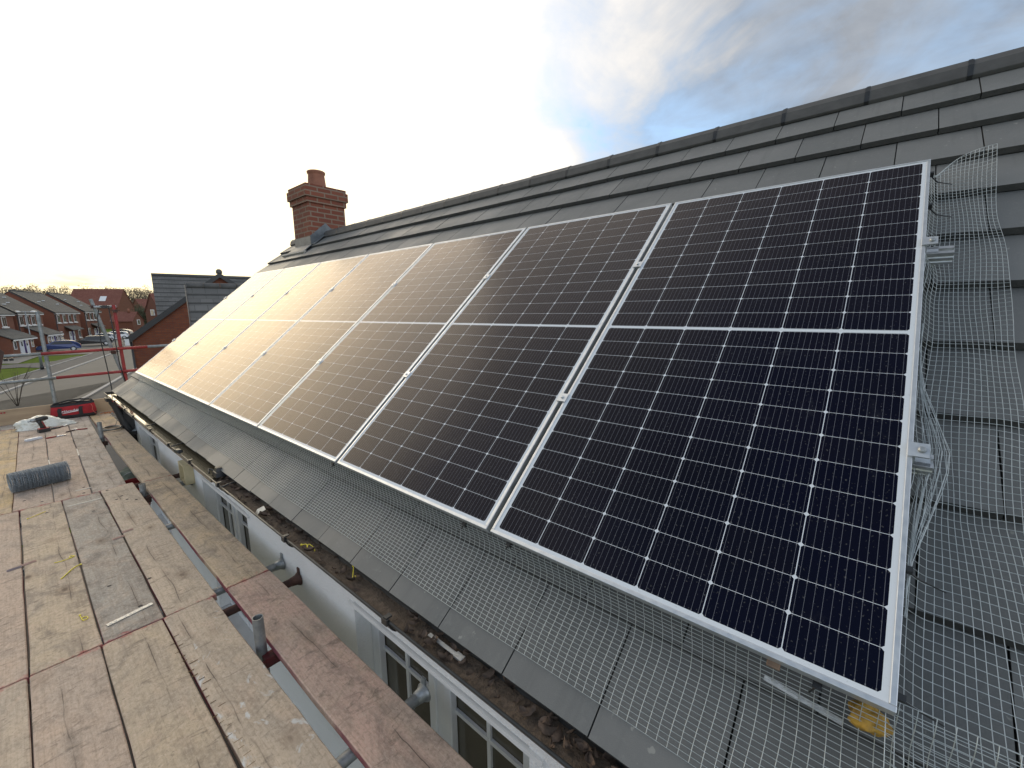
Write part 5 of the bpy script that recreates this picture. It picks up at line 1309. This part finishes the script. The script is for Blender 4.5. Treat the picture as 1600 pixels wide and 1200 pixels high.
# ---- lamp posts, bollard
def lamp(h_,D,zt,label,arm):
    p=head(h_,D); g=gz(p.y); e=empty('lamp_post',(p.x,p.y,g)); tag(e,label,'lamp post','lamp posts beside the road')
    mb=MB(); mb.tube([(p.x,p.y,g),(p.x,p.y,g+1.3),(p.x,p.y,g+1.35),(p.x,p.y,zt)],[.11,.11,.075,.055],10); mb.build('column',M['galv'],e)
    mb=MB(); hdv=RAD(h_); rt=Vector((math.cos(hdv),-math.sin(hdv),0))
    c=Vector((p.x,p.y,zt)); mb.tube([c-rt*arm,c+rt*arm],.06,8)
    mb.build('arm',M['galv'],e)
    for s in (-1,1):
        mb=MB(); q=c+rt*arm*s; mb.lathe(q+Vector((0,0,-.02)),[(.28,-.06),(.36,0),(.30,.09),(.10,.16)],12); mb.build('lantern',M['white_trim'],e)
lamp(1.02,88,1.20,'thin pale lamp post with twin lanterns in front of the houses',.75)
lamp(1.0,104,2.25,'second lamp post rising just behind the thin pale one',.5)
p=Vector((.48,61.6,gz(61.6))); e=empty('bollard',p); tag(e,'small grey bollard with black base on the pavement edge','bollard')
mb=MB(); mb.lathe(p,[(.14,0),(.14,.38),(.11,.40)],12); mb.build('base',M['black'],e)
mb=MB(); mb.lathe(p,[(.11,.38),(.10,1.25),(.12,1.28),(.11,1.42),(.05,1.48)],12); mb.build('post',M['galv'],e)
# ---- parked cars
def car(loc,rz,color,label,cm,L=4.3,hh=1.48,wagon=False):
    e=empty('parked_car',loc,0); tag(e,label,'car','cars parked across the road')
    Rm=Matrix.Translation(loc)@Matrix.Rotation(rz,4,'Z'); hw=.88; hl=L/2
    if wagon: prof=[(-hl,.35),(-hl-.02,.62),(-hl+.06,.92),(-hl+.35,1.38),(-hl+.9,hh),(.45,hh-.02),(.95,1.12),(1.25,.98),(hl-.15,.82),(hl,.60),(hl-.03,.33)]
    else: prof=[(-hl,.35),(-hl-.02,.60),(-hl+.08,.95),(-hl+.55,1.36),(-hl+1.2,hh),(.30,hh-.03),(.95,1.08),(1.25,.96),(hl-.2,.80),(hl,.58),(hl-.03,.33)]
    n=len(prof); mb=MB(); idx=[]
    for wv,tw in ((-1,0),(-.97,1),(.97,1),(1,0)):
        i=len(mb.v); idx.append(i)
        for x,z in prof:
            inset=.0 if z<.98 else .20*(z-.95)/.5
            k=(hw-inset)*(1 if tw==0 else .96); zz=z if tw==0 else z+.012
            mb.v.append(Rm@Vector((x,wv*k if abs(wv)==1 else math.copysign(k,wv),zz)))
    for a,b in zip(idx,idx[1:]):
        for q in range(n-1): mb.face((a+q,b+q,b+q+1,a+q+1),0,None,True)
    mb.face([idx[0]+q for q in range(n)]); mb.face([idx[3]+q for q in range(n-1,-1,-1)])
    i0,i3=idx[0],idx[3]; mb.face((i0,i0+n-1,i3+n-1,i3))
    mb.build('body',cm,e,fixn=True)
    g=MB()
    for s in (-1,1):
        top=hh-.10; y0=(hw-.015)*s; y1=(hw-.19)*s
        rx=-hl+.62 if wagon else -hl+.80
        poly=[(rx-.05,1.0),(rx+.25,top),(.28,top),(.82,1.0)]
        P=[Rm@Vector((x,s*(hw-.20*(z-.95)/.5+.008),z)) for x,z in poly]; i=len(g.v); g.v+=P; g.face((i,i+1,i+2,i+3) if s<0 else (i+3,i+2,i+1,i))
    k=.78
    P=[(.50,hh-.08),(.93,1.12)]; 
    g.quad(*[Rm@Vector(v) for v in ((.545,-.60,hh-.07),(.545,.60,hh-.07),(.985,.74,1.13),(.985,-.74,1.13))])
    xr=(-hl+.36,-hl+.10); g.quad(*[Rm@Vector(v) for v in ((-hl+.40,-.58,hh-.12),(-hl+.40,.58,hh-.12),(-hl+.04,.70,1.0),(-hl+.04,-.70,1.0))])
    g.build('window',M['car_glass'],e)
    for x in (-hl+.78,hl-.80):
        for s in (-1,1):
            ax_=Matrix(((1,0,0),(0,0,1),(0,-1,0))); Mw=(Rm.to_3x3()@ax_)
            w=MB(); w.lathe(Rm@Vector((x,s*(hw-.10),.32)),[(.20,-.105),(.30,-.11),(.325,-.07),(.325,.07),(.30,.11),(.20,.105)],16,0,Mw); wo=w.build('wheel',M['tyre'],e)
            r=MB(); r.lathe(Rm@Vector((x,s*(hw-.10),.32)),[(.20,-.112),(.205,0),(.20,.112)],14,0,Mw); r.build('rim',M['alu_dull'],wo)
    for s in (-1,1):
        h=MB(); h.box((hl-.20,s*.62-.16,.62),(hl-.03,s*.62+.16,.76),Rm); h.build('headlight',M['chrome'],e)
        h=MB(); h.box((-hl-.012,s*.68-.10,.72),(-hl+.12,s*.68+.10,.92),Rm); h.build('tail_light',M['red_plastic'],e)
blue=m_car('blue_paint',(.006,.022,.12)); dk=m_car('charcoal_paint',(.018,.02,.02)); slv=m_car('silver_paint',(.42,.43,.43)); wht=m_car('white_paint',(.62,.62,.62))
def carat(h_,D,rz,*a,**k):
    p=head(h_,D); car(Vector((p.x,p.y,gz(p.y)+.05)),rz,*a,**k)
carat(2.65,86,RAD(176),None,'blue hatchback parked behind the red guard rail',blue)
carat(4.85,95,RAD(178),None,'dark estate car parked right of the blue hatchback',dk,L=4.7,hh=1.55,wagon=True)
carat(5.55,106,RAD(172),None,'silver car parked behind the sloping brace tube',slv)
carat(6.55,112,RAD(168),None,'white car parked between brace tube and brick gable',wht,wagon=True)
carat(6.9,124,RAD(150),None,'farther grey car parked beside the black verge',m_car('grey_paint',(.16,.17,.17)))
